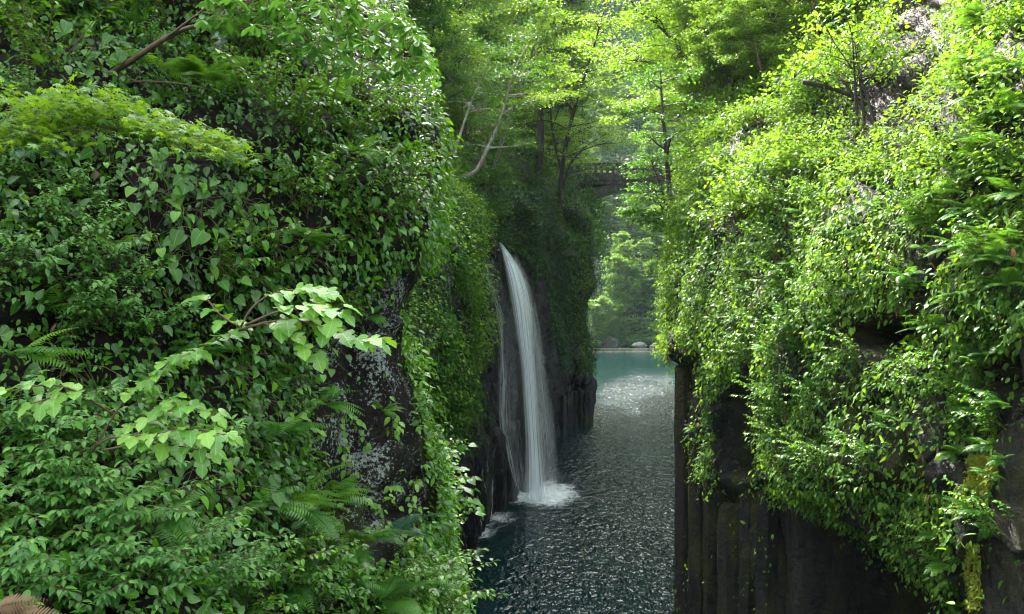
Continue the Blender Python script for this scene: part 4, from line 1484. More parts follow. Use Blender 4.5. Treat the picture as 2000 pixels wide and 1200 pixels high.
# large heart shaped leaves
for k, (px, py, sc) in enumerate([(215, 320, 1.4), (265, 320, 0.9), (300, 340, 0.9), (330, 360, 1.0), (280, 400, 1.1), (350, 410, 1.1), (400, 390, 1.0), (300, 470, 1.2), (380, 500, 1.4),
                                  (420, 520, 1.3), (450, 450, 1.0), (480, 400, 0.9), (520, 470, 1.0), (600, 500, 0.9), (680, 480, 0.9), (140, 720, 1.3), (190, 760, 1.2), (260, 800, 1.0),
                                  (120, 830, 1.3), (300, 960, 1.1), (320, 830, 1.0), (440, 730, 1.0), (480, 690, 1.0), (500, 780, 0.9), (600, 690, 0.9), (560, 760, 0.9), (640, 590, 0.9),
                                  (720, 540, 0.8), (650, 430, 0.9), (740, 420, 0.9), (560, 360, 0.9), (700, 380, 0.8), (130, 100, 1.1), (140, 60, 1.0), (190, 100, 1.0), (240, 150, 1.1), (760, 330, 0.8),
                                  (460, 850, 1.0), (540, 860, 0.8), (420, 960, 1.0), (340, 1000, 1.0), (620, 560, 0.8)]):
    p, n_ = SL.pick(px, py)
    lab = ('plant with broad heart shaped leaves in the dark band below the maple spray' if py > 280 and px < 560 and py < 560 else
           'plant with broad leaves hanging on the overhang above the lichen rock' if px >= 540 and py < 700 else
           'plant with broad leaves at the top left behind the bare branch' if py < 280 else
           'plant with broad dark leaves beside the pale sapling stems')
    put('heart%d' % (k % 3), lab, 'plant', 'broadleaf plants on the left cliff', p, n_, min(sc, 1.15) * 0.9, rng.uniform(-0.3, 0.3), -0.02)
for k, (px, py, sc) in enumerate([(500, 200, 1.0), (560, 260, 1.0), (640, 300, 1.0), (700, 280, 1.0), (740, 250, 1.0), (770, 300, 1.0), (790, 360, 0.9), (780, 420, 0.9), (720, 460, 0.9), (660, 380, 0.9), (600, 420, 0.9), (560, 560, 0.8),
                                  (620, 620, 0.8), (560, 680, 0.8), (420, 560, 0.9), (470, 590, 0.9), (700, 200, 1.0), (640, 160, 1.0), (560, 120, 1.0), (480, 120, 1.0), (90, 130, 1.0), (40, 60, 1.0), (330, 60, 1.0), (250, 20, 1.0),
                                  (560, 1120, 0.8), (600, 1180, 0.8), (480, 1190, 0.8), (650, 1160, 0.7), (740, 1170, 0.8), (780, 1190, 0.9), (820, 1150, 1.1), (830, 1070, 1.1), (810, 1000, 1.1), (840, 1190, 1.1), (806, 930, 1.0)]):
    p, n_ = SL.pick(px, py)
    lab = ('leafy plant spilling over the shoulder of the left cliff' if px > 480 and py < 720 else 'leafy plant in deep shade at top left' if py < 300 else
           'leafy plant in shade above the sapling' if py < 720 else 'leafy plant at the foot of the lichen rock near the water')
    put('leafy%d' % (k % 3), lab, 'plant', 'leafy plants on the left cliff', p, n_, sc, rng.uniform(-0.4, 0.4), -0.02)


# ---- glossy shrub leaning over the water at the foot of the left cliff
r_ = np.random.default_rng(77)
paths = []
for k in range(26):
    ex, ey = r_.uniform(845, 952), r_.uniform(842, 1010)
    if ey < 870 and ex > 930:
        ey += 40
    paths.append(([(806 + r_.uniform(-4, 8), 985 + r_.uniform(-40, 30), 12.2), ((806 + ex) / 2, (980 + ey) / 2 - 18, 12.5 + r_.normal(0, 0.2)), (ex, ey, 12.8 + r_.normal(0, 0.35))], r_.uniform(0.8, 1.1)))
sapling('glossy shrub with flat dark leaves reaching out over the river from the left', paths, 0.135, 0.085, 5, 'heart', 'stem', 'leaf_near', 0.008, (0.25, 0.9), 'shrub', 'shrub', start=0.35, pet=0.35, droop=0.2)

# ---- vines trailing down the lichen rock
for k, (pts, lab) in enumerate([
    ([(636, 775, 8.6), (668, 800, 8.7), (700, 830, 8.8), (716, 870, 8.9)], 'vine with bright leaves in the middle of the lichen rock'),
    ([(660, 800, 8.6), (662, 860, 8.6), (678, 900, 8.7), (688, 940, 8.7)], 'thin vine trailing straight down the lichen rock'),
    ([(752, 735, 9.2), (772, 780, 9.3), (766, 850, 9.2), (778, 920, 9.2), (764, 950, 9.1)], 'vine of round bright leaves down the right side of the lichen rock'),
    ([(792, 760, 9.4), (806, 820, 9.4), (800, 880, 9.3), (812, 940, 9.3)], 'vine along the outer right edge of the lichen rock'),
    ([(690, 970, 8.5), (728, 985, 8.7), (752, 1010, 8.8), (744, 1040, 8.8)], 'low vine of small round leaves on the lower lichen rock'),
    ([(770, 985, 9.2), (792, 1010, 9.2), (776, 1050, 9.0)], 'short vine at the lower right corner of the lichen rock'),
    ([(735, 730, 9.0), (742, 790, 9.0), (730, 840, 9.0), (738, 900, 9.0)], 'vine of small bright leaves left of the round-leaved vine on the lichen rock'),
    ([(815, 930, 9.4), (805, 980, 9.4), (818, 1030, 9.4), (808, 1070, 9.4)], 'vine hanging at the right edge of the rock beside the glossy shrub'),
    ([(640, 1010, 8.2), (668, 1030, 8.3), (690, 1075, 8.4)], 'vine low on the left part of the lichen rock'),
    ([(585, 815, 8.1), (602, 835, 8.2), (622, 850, 8.3)], 'single shoot with two bright leaves left on the lichen rock')]):
    off = []
    for (x, y, Y) in pts:
        q, n_ = SL.pick(x, y)
        off.append((x, y, max(5.0, q[1] - 0.14)))
    sapling(lab, [(off, 1.0)], 0.10, 0.045, 30 + k, 'ovate', 'stem', 'leaf_pale', 0.004, (0.4, 1.0), 'vine', 'vine', start=0.05, pet=0.5, droop=0.7, toward=0.7, up=0.7)

# ---- withered fern in the bottom left corner
b = MB()
r_ = np.random.default_rng(5)
for k, (px, py, dx, dz, L) in enumerate([(-20, 1190, 1.0, 0.25, 0.30), (10, 1204, 1.0, 0.05, 0.34), (-30, 1215, 0.9, 0.5, 0.28)]):
    b.leaves(FROND[0], np.array([P(px, py, 3.9)]), np.array([[dx, -0.1, dz]]), np.array([[0.1, -0.9, 0.6]]), L, r_.uniform(0.3, 1))
base = P(30, 1195, 4.2)
b.V = [v - base for v in b.V]
root = thing('withered_fern', 'withered brown fern in the bottom left corner', 'fern', base)
b.build('fronds', M['fern_dead'], root)

# ---- right cliff: ferns, and shrubs on the bank
FR = [(1832, 445, 1.1), (1905, 505, 1.2), (1960, 515, 1.2), (1985, 455, 1.2), (1930, 425, 1.0), (1885, 680, 1.1), (1905, 600, 1.1), (1545, 545, 1.0), (1505, 600, 1.0), (1520, 685, 0.9), (1565, 640, 0.9),
      (1515, 775, 0.9), (1545, 830, 0.9), (1575, 880, 0.9), (1845, 640, 1.0), (1975, 300, 1.3), (1950, 200, 1.2), (1990, 140, 1.3), (1900, 330, 1.1), (1970, 60, 1.2), (1920, 130, 1.0), (1965, 700, 1.0), (1860, 1040, 0.8),
      (1900, 1060, 0.9), (1940, 1010, 0.9), (1870, 1100, 0.8), (1920, 1120, 0.8), (1990, 820, 0.8), (1935, 810, 0.8), (1680, 930, 0.7), (1620, 960, 0.7), (1740, 980, 0.7), (1800, 1000, 0.7), (1850, 870, 0.8), (1610, 740, 0.9),
      (1450, 640, 0.9), (1480, 520, 1.0), (1700, 560, 1.0), (1780, 540, 1.0), (1640, 470, 1.0), (1730, 420, 1.0), (1860, 390, 1.0), (1560, 430, 1.0), (1660, 860, 0.8), (1720, 880, 0.8), (1590, 930, 0.8), (1975, 620, 1.0), (1995, 560, 1.1),
      (1940, 330, 1.1), (1995, 380, 1.2), (1995, 240, 1.2), (1940, 20, 1.1), (1985, 690, 1.0)]
for k, (px, py, sc) in enumerate(FR):
    p, n_ = SR.pick(px, py)
    lab = ('large sunlit fern drooping at the right edge of the picture' if px > 1890 and py < 720 else 'fern hanging above the dark cave mouth of the right cliff' if py > 820 and px < 1830 else
           'bright fern beside the yellow moss on the right cliff' if py > 780 else 'fern among the sunlit vines in the middle of the right cliff')
    put(('bigfern%d' if px > 1800 else 'fern%d') % (k % 3), lab, 'fern', 'ferns on the right cliff', p, n_, sc * rng.uniform(0.9, 1.15), rng.uniform(-0.3, 0.3), -0.22)

r_ = np.random.default_rng(41)
n_f = 0
while n_f < 75:
    px, py = r_.uniform(1340, 1990), r_.uniform(400, 1080)
    a1, a2 = np.array([px]), np.array([py])
    if any(in_poly(a1, a2, q)[0] for q in (CAVE, HOLLOW, POCKET, EDGE_DARK, LOWCOL)) or (py > 950 and px < 1700):
        continue
    p, n_ = SR.pick(px, py)
    if n_f % 3 == 2:
        put('leafy%d' % (n_f % 3), 'leafy sprig standing out from the vines of the right cliff', 'plant', 'leafy plants on the right cliff', p, n_, r_.uniform(0.7, 1.1), r_.uniform(-0.4, 0.4), -0.12)
    else:
        put('fern%d' % (n_f % 3), 'small fern tucked among the vines of the right cliff', 'fern', 'small ferns on the right cliff', p, n_, r_.uniform(0.55, 0.95), r_.uniform(-0.4, 0.4), -0.2)
    n_f += 1

SR_SH = [(1340, 420), (1380, 360), (1430, 330), (1360, 320), (1480, 360), (1530, 310), (1580, 340), (1640, 330), (1700, 350), (1760, 330), (1820, 350), (1870, 300), (1900, 170), (1930, 90), (1960, 250),
         (1420, 270), (1370, 260), (1380, 200), (1440, 200), (1500, 240), (1560, 230), (1600, 180), (1540, 160), (1480, 130), (1400, 130), (1390, 70), (1450, 60), (1520, 80), (1590, 110),
         (1620, 60), (1560, 30), (1480, 10), (1410, 10), (1640, 10), (1850, 380), (1980, 340), (1990, 60), (1580, 280), (1790, 280), (1940, 370), (1890, 60), (1330, 470), (1450, 430), (1520, 420)]
for k, (px, py) in enumerate(SR_SH):
    p, n_ = SR.pick(px, py)
    far_ = p[1] > 19
    lab = 'sunlit shrub high on the wooded bank at upper right' if py < 140 else 'shrub on the sunlit slope above the right cliff' if px < 1680 else 'bright shrub below the bare bank at right'
    put('shrub_sun%d' % (k % 4), lab, 'shrub', 'shrubs on the right bank', p, n_, (1.25 if far_ else 0.75) * rng.uniform(0.8, 1.2), rng.uniform(0, 6), 0.15)

# shrubs on the slope round the waterfall
for k, (px, py, kind) in enumerate([(770, 460, 'mid'), (830, 440, 'mid'), (870, 420, 'mid'), (910, 410, 'mid'), (950, 420, 'mid'), (890, 380, 'dark'), (940, 370, 'mid'), (980, 380, 'mid'), (960, 345, 'mid'),
                                    (1010, 420, 'dark'), (1050, 400, 'dark'), (1090, 420, 'dark'), (1020, 370, 'dark'), (1070, 360, 'dark'), (1110, 390, 'dark'), (1130, 440, 'dark'), (1150, 430, 'mid'), (1160, 480, 'mid'),
                                    (1030, 460, 'dark'), (1080, 480, 'dark'), (1130, 500, 'dark'), (860, 330, 'dark'), (820, 360, 'dark'), (800, 300, 'dark'), (760, 380, 'mid'), (900, 300, 'mid'), (960, 290, 'mid'), (1020, 300, 'dark'),
                                    (1090, 330, 'dark'), (1040, 260, 'mid'), (980, 240, 'mid'), (880, 240, 'dark'), (800, 230, 'dark'), (740, 290, 'dark'), (1080, 260, 'mid'), (700, 220, 'dark')]):
    S_ = SW if (px > 985 and py > 300) or px > 880 and py > 395 else SH if px > 700 else SM
    p, n_ = S_.pick(px, py)
    lab = 'green bush on the lip of the cliff left of the waterfall' if px < 990 and py > 330 else 'dark bush overhanging the rock right of the waterfall' if py > 330 else 'bush in the forest shade above the waterfall'
    put('shrub_%s%d' % (kind, k % 4), lab, 'shrub', 'bushes above the waterfall', p, n_, (0.6 if px < 1095 else 0.34) * p[1] / 34 * rng.uniform(0.85, 1.2), rng.uniform(0, 6), 0.3)

for k, px in enumerate([1150, 1163, 1180, 1204, 1214, 1230, 1238, 1258, 1272, 1284, 1296, 1308]):
    Y = 190.5 + 2 * (k % 2)
    put('shrub_mid%d' % (k % 4), 'low bush on the bank of the far shore behind the boulders', 'shrub', 'bushes on the far shore', np.array([(px - 1000) / 1600 * Y, Y, 0.4]), None, rng.uniform(1.0, 2.0), rng.uniform(0, 6))

# ================================================================== TREES
def gen_tree(seed, trunk, r0, style='broad', limbs=16, limb=(1.6, 3.2), start=0.35, leaf=0.15, n_leaf=9000, tpl='simple', extra=(), crown_lo=None):
    """trunk: local 3D path from the base up; extra: further stems. Returns (wood, crown) builders"""
    r = np.random.default_rng(seed)
    wd, cr = MB(), MB()
    cen, dirs, wt = [], [], []
    stems = [(np.asarray(trunk, float), r0)] + [(np.asarray(e, float), k) for e, k in extra]
    for path, rad in stems:
        wd.tube(path, np.linspace(rad, rad * 0.22, len(path)), 8 if rad > 0.08 else 6)
        c, t, s = along(path, 80)
        nl = max(4, int(limbs * (1.0 if rad == r0 else 0.6)))
        for i in range(nl):
            u = start + (1 - start) * (i + r.random()) / nl
            j = min(79, int(u * 79))
            a = i * 2.4 + r.uniform(-0.5, 0.5)
            L = r.uniform(*limb) * (1 - 0.45 * (u - start) / (1 - start))
            el = {'maple': r.uniform(0.05, 0.45), 'broad': r.uniform(0.2, 0.8), 'round': r.uniform(0.1, 0.9), 'cedar': r.uniform(-0.25, 0.1)}[style]
            d_ = np.array([math.cos(a) * math.cos(el), math.sin(a) * math.cos(el), math.sin(el)])
            bend = {'maple': -0.10, 'broad': 0.12, 'round': 0.05, 'cedar': 0.1}[style]
            p0 = c[j]
            p1 = p0 + d_ * L * 0.5 + r.normal(0, 0.06 * L, 3)
            p2 = p0 + d_ * L + Z * bend * L + r.normal(0, 0.06 * L, 3)
            rr = rad * (1 - 0.75 * u) * 0.45 + 0.008
            wd.tube([p0, p1, p2], [rr, rr * 0.6, rr * 0.25], 5, 7, cap=False)
            cl = catmull([p0, p1, p2], 20)
            for q in range(5):
                v = r.uniform(0.35, 1.0)
                b0 = cl[min(19, int(v * 19))]
                yaw = r.choice([-1, 1]) * r.uniform(0.4, 1.2)
                d2 = np.array([d_[0] * math.cos(yaw) - d_[1] * math.sin(yaw), d_[0] * math.sin(yaw) + d_[1] * math.cos(yaw), d_[2] * 0.5 + r.normal(0, 0.15)])
                l2 = L * r.uniform(0.22, 0.45)
                b1 = b0 + d2 * l2
                wd.tube([b0, (b0 + b1) / 2 + r.normal(0, 0.03, 3), b1], [rr * 0.35 + 0.003, 0.006, 0.003], 4, 5, cap=False)
                for w_ in (0.4, 0.7, 1.0):
                    cen.append(b0 + (b1 - b0) * w_)
                    dirs.append(d2)
            cen.append(p2)
            dirs.append(d_)
        for w_ in (0.9, 0.96, 1.0):
            cen.append(c[min(79, int(w_ * 79))])
            dirs.append(t[-1])
    cen, dirs = np.array(cen), np.array(dirs)
    k = r.integers(0, len(cen), n_leaf)
    sg = {'maple': (0.34, 0.34, 0.05), 'broad': (0.26, 0.26, 0.13), 'round': (0.38, 0.38, 0.3), 'cedar': (0.3, 0.3, 0.22)}[style]
    pos = cen[k] + r.normal(0, 1, (n_leaf, 3)) * np.array(sg) * (np.mean(limb) / 2.4) ** 0.7
    flat = style == 'maple'
    ax = dirs[k] * 0.6 + r.normal(0, 0.7, (n_leaf, 3)) * np.array([1, 1, 0.35 if flat else 0.7]) - Z * 0.25
    nr = Z + r.normal(0, 0.3 if flat else 0.6, (n_leaf, 3))
    clv = r.normal(0, 0.14, len(cen))
    var = np.clip(0.48 + clv[k] + r.normal(0, 0.17, n_leaf), 0, 1)
    cr.leaves(TPL[tpl], pos, ax, nr, r.uniform(0.65, 1.3, n_leaf) * leaf, var, wid=r.uniform(0.8, 1.2, n_leaf))
    return wd, cr


def wobble(h, lean=(0, 0), seed=0, n=7, amp=0.04):
    r = np.random.default_rng(seed)
    t = np.linspace(0, 1, n)
    p = np.stack([lean[0] * h * t ** 1.4, lean[1] * h * t ** 1.4, h * t], 1)
    p[1:] += np.cumsum(r.normal(0, amp * h / n, (n - 1, 3)) * [1, 1, 0], 0)
    p[0] -= [0, 0, 0.6]
    return p


def tree_proto(key, seed, h, r0, style, bark, leafm, **kw):
    wd, cr = gen_tree(seed, wobble(h, kw.pop('lean', (0, 0)), seed), r0, style, **kw)
    proto(key, kw.get('nm', 'leafy_tree'), [('trunk', wd, bark), ('crown', cr, leafm)])


TP = dict(leaf=0.165, n_leaf=8000)
tree_proto('mapA', 1, 9, 0.14, 'maple', 'bark_brown', 'leaf_maple', limbs=20, limb=(2.0, 3.8), start=0.3, lean=(0.15, -0.1), **TP)
tree_proto('mapB', 2, 11, 0.16, 'maple', 'bark_dark', 'leaf_maple', limbs=22, limb=(2.0, 4.0), start=0.35, lean=(-0.1, -0.15), **TP)
tree_proto('mapC', 3, 7, 0.10, 'maple', 'bark_brown', 'leaf_sun', limbs=18, limb=(1.6, 3.2), start=0.25, lean=(0.1, -0.25), **TP)
tree_proto('broA', 4, 12, 0.16, 'broad', 'bark_dark', 'leaf_sun', limbs=24, limb=(1.8, 3.4), start=0.3, **TP)
tree_proto('broB', 5, 10, 0.15, 'broad', 'bark_pale', 'leaf_mid', limbs=22, limb=(1.8, 3.2), start=0.3, lean=(0.1, -0.1), **TP)
tree_proto('sunA', 6, 10, 0.14, 'broad', 'bark_brown', 'leaf_sun', limbs=22, limb=(1.8, 3.4), start=0.28, **TP)
tree_proto('sunB', 7, 8, 0.10, 'broad', 'bark_brown', 'leaf_sun', limbs=20, limb=(1.5, 2.8), start=0.25, lean=(-0.15, -0.1), **TP)
tree_proto('evrA', 8, 11, 0.18, 'round', 'bark_dark', 'leaf_dark', limbs=26, limb=(1.8, 3.2), start=0.2, leaf=0.18, n_leaf=15000)
tree_proto('evrB', 9, 8, 0.14, 'round', 'bark_dark', 'leaf_dark', limbs=24, limb=(1.6, 2.8), start=0.15, leaf=0.18, n_leaf=13000)
tree_proto('farA', 10, 16, 0.25, 'round', 'bark_brown', 'leaf_sun', limbs=34, limb=(3.0, 5.5), start=0.12, leaf=0.55, n_leaf=9000)
tree_proto('farB', 11, 20, 0.3, 'broad', 'bark_brown', 'leaf_sun', limbs=36, limb=(3.0, 5.5), start=0.15, leaf=0.5, n_leaf=9000)
tree_proto('farC', 12, 12, 0.2, 'maple', 'bark_brown', 'leaf_sun', limbs=28, limb=(3.0, 5.0), start=0.1, leaf=0.5, n_leaf=8000)


def at_ground(S, px, py):
    return S.pick(px, py)[0]


def plant_tree(key, p, label, group, scale=1.0):
    return put(key, label, 'tree', group, p, None, scale * rng.uniform(0.9, 1.1), rng.uniform(0, 6.28))


# trees on the slope left of and above the waterfall: (px, py of the foot, prototype)
for k, (px, py, key, sc) in enumerate([
    (640, 250, 'evrA', 1.0), (700, 260, 'broA', 1.0), (760, 250, 'evrB', 1.0), (800, 300, 'broB', 0.9), (840, 330, 'broA', 0.8), (915, 330, 'mapC', 0.8), (940, 250, 'broB', 0.9),
    (690, 150, 'broA', 1.0), (760, 140, 'evrA', 1.0), (820, 170, 'mapB', 1.0), (880, 200, 'mapB', 1.0), (940, 180, 'sunA', 1.0), (1000, 240, 'mapA', 1.1), (1035, 290, 'mapC', 1.0),
    (1080, 330, 'mapC', 0.7), (640, 60, 'broB', 1.1), (720, 60, 'broA', 1.1), (800, 70, 'sunA', 1.1), (870, 90, 'broA', 1.1), (930, 100, 'mapB', 1.2), (990, 120, 'sunA', 1.2),
    (1050, 150, 'mapB', 1.3), (1090, 190, 'sunB', 1.6), (1100, 110, 'sunA', 1.5), (1040, 60, 'sunA', 1.5), (960, 40, 'sunB', 1.6), (880, 20, 'broA', 1.4), (780, 10, 'broA', 1.3), (700, -10, 'sunA', 1.3),
    (1100, 30, 'mapB', 1.8), (1010, -10, 'sunA', 1.8), (860, -60, 'broB', 1.6), (940, -60, 'mapB', 1.8), (1080, -60, 'sunA', 2.0), (620, 170, 'evrA', 1.0), (580, 100, 'broA', 1.0), (540, 200, 'evrA', 0.8), (480, 120, 'evrA', 0.9)]):
    p = at_ground(SH, px, py)
    lab = {'e': 'dark evergreen tree in the forest on the slope left of the bridge', 'b': 'slender leafy tree in the forest on the slope above the waterfall',
           'm': 'maple with layered light green branches on the slope above the waterfall', 's': 'sunlit tree high on the slope left of the bridge'}[key[0]]
    plant_tree(key, p, lab, 'forest trees on the left slope', sc)

# behind and beyond the bridge
for k, (x, y, z, key, sc) in enumerate([
    (6, 88, 22, 'sunA', 1.3), (9, 96, 24, 'mapB', 1.5), (12, 104, 26, 'sunB', 1.8), (16, 92, 26, 'mapA', 1.5), (20, 84, 26, 'sunA', 1.3), (24, 90, 30, 'sunB', 1.6), (22, 80, 23, 'mapC', 1.6), (27, 96, 33, 'mapB', 1.5), (30, 88, 32, 'sunA', 1.5),
    (34, 100, 38, 'sunB', 1.8), (36, 84, 33, 'mapA', 1.6), (40, 92, 37, 'sunA', 1.6), (20, 92, 12, 'sunB', 1.2), (44, 104, 48, 'sunA', 1.8), (30, 78, 26, 'sunB', 1.3), (26, 74, 21, 'mapC', 1.3), (50, 96, 46, 'mapB', 1.7)]):
    d_ = np.linalg.norm(SB.P - np.array([x, y, z]), axis=-1) if x > 13 else np.linalg.norm(SH.P - np.array([x, y, z]), axis=-1)
    S_ = SB if x > 13 else SH
    p = S_.P.reshape(-1, 3)[np.argmin(d_)]
    plant_tree(key, p, 'sunlit layered maple behind the stone bridge' if key[0] == 'm' else 'bright leafy tree on the bank behind the stone bridge', 'trees behind the bridge', sc)

# canopy closing over the gorge
for k, (px, py, key, sc) in enumerate([(1112, 260, 'mapB', 1.3), (1105, 200, 'sunA', 1.5), (1100, 140, 'mapA', 1.7), (1070, 200, 'sunB', 1.7), (1108, 170, 'mapB', 1.6), (1040, 110, 'mapB', 1.6), (1000, 170, 'mapA', 1.3)]):
    plant_tree(key, at_ground(SH, px, py), 'pale leafy maple on the slope at the left end of the bridge' if key[0] == 'm' else 'sunlit leafy tree on the slope at the left end of the bridge', 'canopy trees by the bridge', sc)
for k, (px, py, key, sc) in enumerate([(1376, 20, 'mapB', 1.3), (1374, 70, 'mapA', 1.1), (1368, 130, 'mapB', 0.9), (1362, 200, 'mapA', 0.75), (1378, -40, 'mapB', 1.6), (1378, -90, 'sunA', 1.8), (1352, 280, 'mapC', 0.6)]):
    plant_tree(key, at_ground(SR, px, py), 'maple leaning out over the gorge from the right bank' if key[0] == 'm' else 'tall sunlit tree at the back of the right bank', 'canopy trees on the right bank', sc)

# far shore and hill
r_ = np.random.default_rng(31)
kk = 0
fx = SF.P[..., 0] / SF.P[..., 1]
for k in range(64):
    u = r_.uniform(0.075, 0.225)
    t_ = r_.random() ** 1.3
    want = np.array([u * (196 + 130 * t_), 196 + 130 * t_])
    i = np.argmin(np.linalg.norm(SF.P[..., :2].reshape(-1, 2) - want, axis=1) + np.abs(fx.reshape(-1) - u) * 200)
    p = SF.P.reshape(-1, 3)[i]
    key = ['farA', 'farB', 'farC'][k % 3]
    plant_tree(key, p - Z * 0.5, {'farA': 'round dark tree', 'farB': 'tall pale tree', 'farC': 'spreading pale tree'}[key] + ' on the hazy hill beyond the pool', 'trees on the far hill', 0.75)
for k, (px, Y, key, sc) in enumerate([(1150, 189, 'farC', 0.8), (1175, 191, 'farA', 0.7), (1205, 192, 'farA', 0.55), (1235, 193, 'farC', 0.5), (1262, 193, 'farC', 0.4), (1290, 192, 'farA', 0.5), (1310, 190, 'farB', 0.5)]):
    p = np.array([(px - 1000) / 1600 * Y, Y, 0.5])
    plant_tree(key, p, 'low tree overhanging the far shore of the pool', 'trees on the far shore', sc)

# wooded right bank
for k, (px, py, key, sc) in enumerate([
    (1345, 300, 'mapC', 0.55), (1372, 250, 'sunB', 0.6), (1376, 180, 'sunA', 0.7), (1385, 120, 'mapA', 0.8), (1380, 60, 'sunB', 1.0), (1400, 20, 'sunA', 1.0), (1385, -20, 'mapB', 1.2), (1390, -70, 'sunA', 1.4),
    (1420, 200, 'mapC', 0.55), (1450, 130, 'sunB', 0.6), (1440, 60, 'sunA', 0.8), (1480, 20, 'mapA', 0.8), (1530, 130, 'mapC', 0.55), (1560, 60, 'sunB', 0.7), (1600, 20, 'sunA', 0.8), (1600, 100, 'sunB', 0.45),
    (1460, -40, 'sunA', 1.0), (1550, -50, 'mapB', 0.9), (1620, -50, 'sunA', 0.8), (1500, 190, 'mapC', 0.45), (1420, -60, 'sunB', 1.2)]):
    p = at_ground(SR, px, py)
    lab = 'maple with flat bright sprays on the sunny right bank' if key[0] == 'm' else 'slender sunlit tree on the wooded right bank'
    plant_tree(key, p, lab, 'trees on the right bank', sc)


# forest that stands on top of the near left cliff and keeps it in shade
for k, (px, py, key, sc) in enumerate([(-330, -230, 'evrA', 1.0), (-150, -240, 'evrB', 1.1), (0, -240, 'evrA', 0.9), (150, -240, 'evrA', 1.0), (320, -240, 'evrB', 1.1), (480, -235, 'evrA', 0.9), (600, -230, 'broA', 0.8),
                                      (-200, -150, 'evrB', 0.7), (60, -150, 'evrB', 0.7), (240, -140, 'evrB', 0.7), (420, -150, 'evrB', 0.7), (-380, -120, 'evrA', 0.8)]):
    p = at_ground(SL, px, py)
    plant_tree(key, p, 'dark tree crowding the top of the near left cliff', 'trees on the left cliff top', sc)


# ---- single trees that can be told apart
def one_tree(name, label, pts, r0, bark, leafm, seed, extra=(), cat='tree', **kw):
    tr = np.array(px_path(pts))
    base = tr[0].copy()
    ex = [(np.array(px_path(e)) - base, k) for e, k in extra]
    wd, cr = gen_tree(seed, tr - base, r0, extra=ex, **kw)
    root = thing(name, label, cat, base)
    wd.build('trunk', M[bark], root)
    if cr.n:
        cr.build('crown', M[leafm], root)
    return root


one_tree('leaning_tree', 'pale grey tree with a crooked trunk leaning right above the waterfall lip',
         [(868, 412, 36), (871, 385, 36), (882, 360, 35.8), (905, 346, 35.6), (930, 334, 35.4), (950, 295, 35.2), (975, 240, 35), (992, 185, 34.8), (1004, 140, 34.5), (1030, 90, 34)], 0.15, 'bark_pale', 'leaf_mid', 51,
         style='maple', limbs=16, limb=(1.2, 2.6), start=0.55, leaf=0.10, n_leaf=9000,
         extra=[([(868, 405, 36.2), (884, 320, 36.4), (897, 270, 36.5), (915, 215, 36.6), (940, 150, 36.6), (965, 95, 36.5)], 0.09), ([(884, 320, 36.4), (868, 300, 36.5), (845, 330, 36.6)], 0.05)])
one_tree('pale_tree', 'straight pale tree catching a strip of sunlight left of the dark trunk',
         [(944, 335, 46), (945, 280, 46), (948, 200, 46), (950, 120, 46), (955, 40, 46)], 0.17, 'bark_green', 'leaf_mid', 52, style='broad', limbs=12, limb=(1.2, 2.4), start=0.6, leaf=0.15, n_leaf=4500)
one_tree('dark_tree', 'thick dark trunk standing left of the bridge', [(1054, 420, 57), (1053, 340, 57), (1056, 250, 57), (1050, 150, 57), (1040, 40, 57)], 0.42, 'bark_dark', 'leaf_dark', 53,
         style='broad', limbs=10, limb=(1.6, 2.8), start=0.6, leaf=0.18, n_leaf=3000)
one_tree('dark_tree', 'thin dark tree with two stems at the right end of the left cliff', [(832, 300, 38), (838, 220, 38), (842, 120, 38), (850, 10, 38)], 0.16, 'bark_dark', 'leaf_mid', 54,
         style='broad', limbs=16, limb=(1.4, 2.6), start=0.4, leaf=0.15, n_leaf=7000, extra=[([(832, 300, 38), (815, 200, 38), (806, 90, 38)], 0.09)])
one_tree('multi_stem_tree', 'many-stemmed young tree leaning over the gorge at the top edge of the right cliff',
         [(1330, 440, 26.5), (1312, 402, 26.4), (1304, 330, 26.2), (1298, 260, 26), (1293, 200, 26), (1290, 140, 26)], 0.11, 'bark_dark', 'leaf_mid', 55, style='maple', limbs=16, limb=(0.8, 1.8), start=0.35, leaf=0.10, n_leaf=6500,
         extra=[([(1322, 432, 26.4), (1305, 415, 26.2), (1290, 400, 26), (1280, 370, 25.8)], 0.06), ([(1325, 434, 26.4), (1300, 395, 26), (1284, 345, 25.8), (1270, 310, 25.6)], 0.06),
                ([(1322, 436, 26.6), (1345, 395, 26.8), (1372, 372, 27)], 0.08)])
one_tree('overhanging_tree', 'leafy branch hanging across the front of the bridge arch',
         [(1345, 470, 27), (1310, 455, 26.6), (1280, 432, 26.2), (1240, 418, 25.8)], 0.04, 'bark_dark', 'leaf_mid', 56, 'branch' and (), style='maple', limbs=10, limb=(0.7, 1.5), start=0.25, leaf=0.12, n_leaf=1800)
one_tree('crooked_tree', 'tree with a sharply crooked branch on the sunny right bank', [(1378, 150, 40), (1368, 128, 39.6), (1345, 110, 39.4), (1325, 108, 39.2), (1318, 95, 39)], 0.11, 'bark_dark', 'leaf_maple', 57,
         style='maple', limbs=10, limb=(1.4, 2.6), start=0.5, leaf=0.15, n_leaf=4500, extra=[([(1382, 140, 40.2), (1372, 90, 40), (1345, 55, 39.8), (1305, 20, 39.5)], 0.09)])
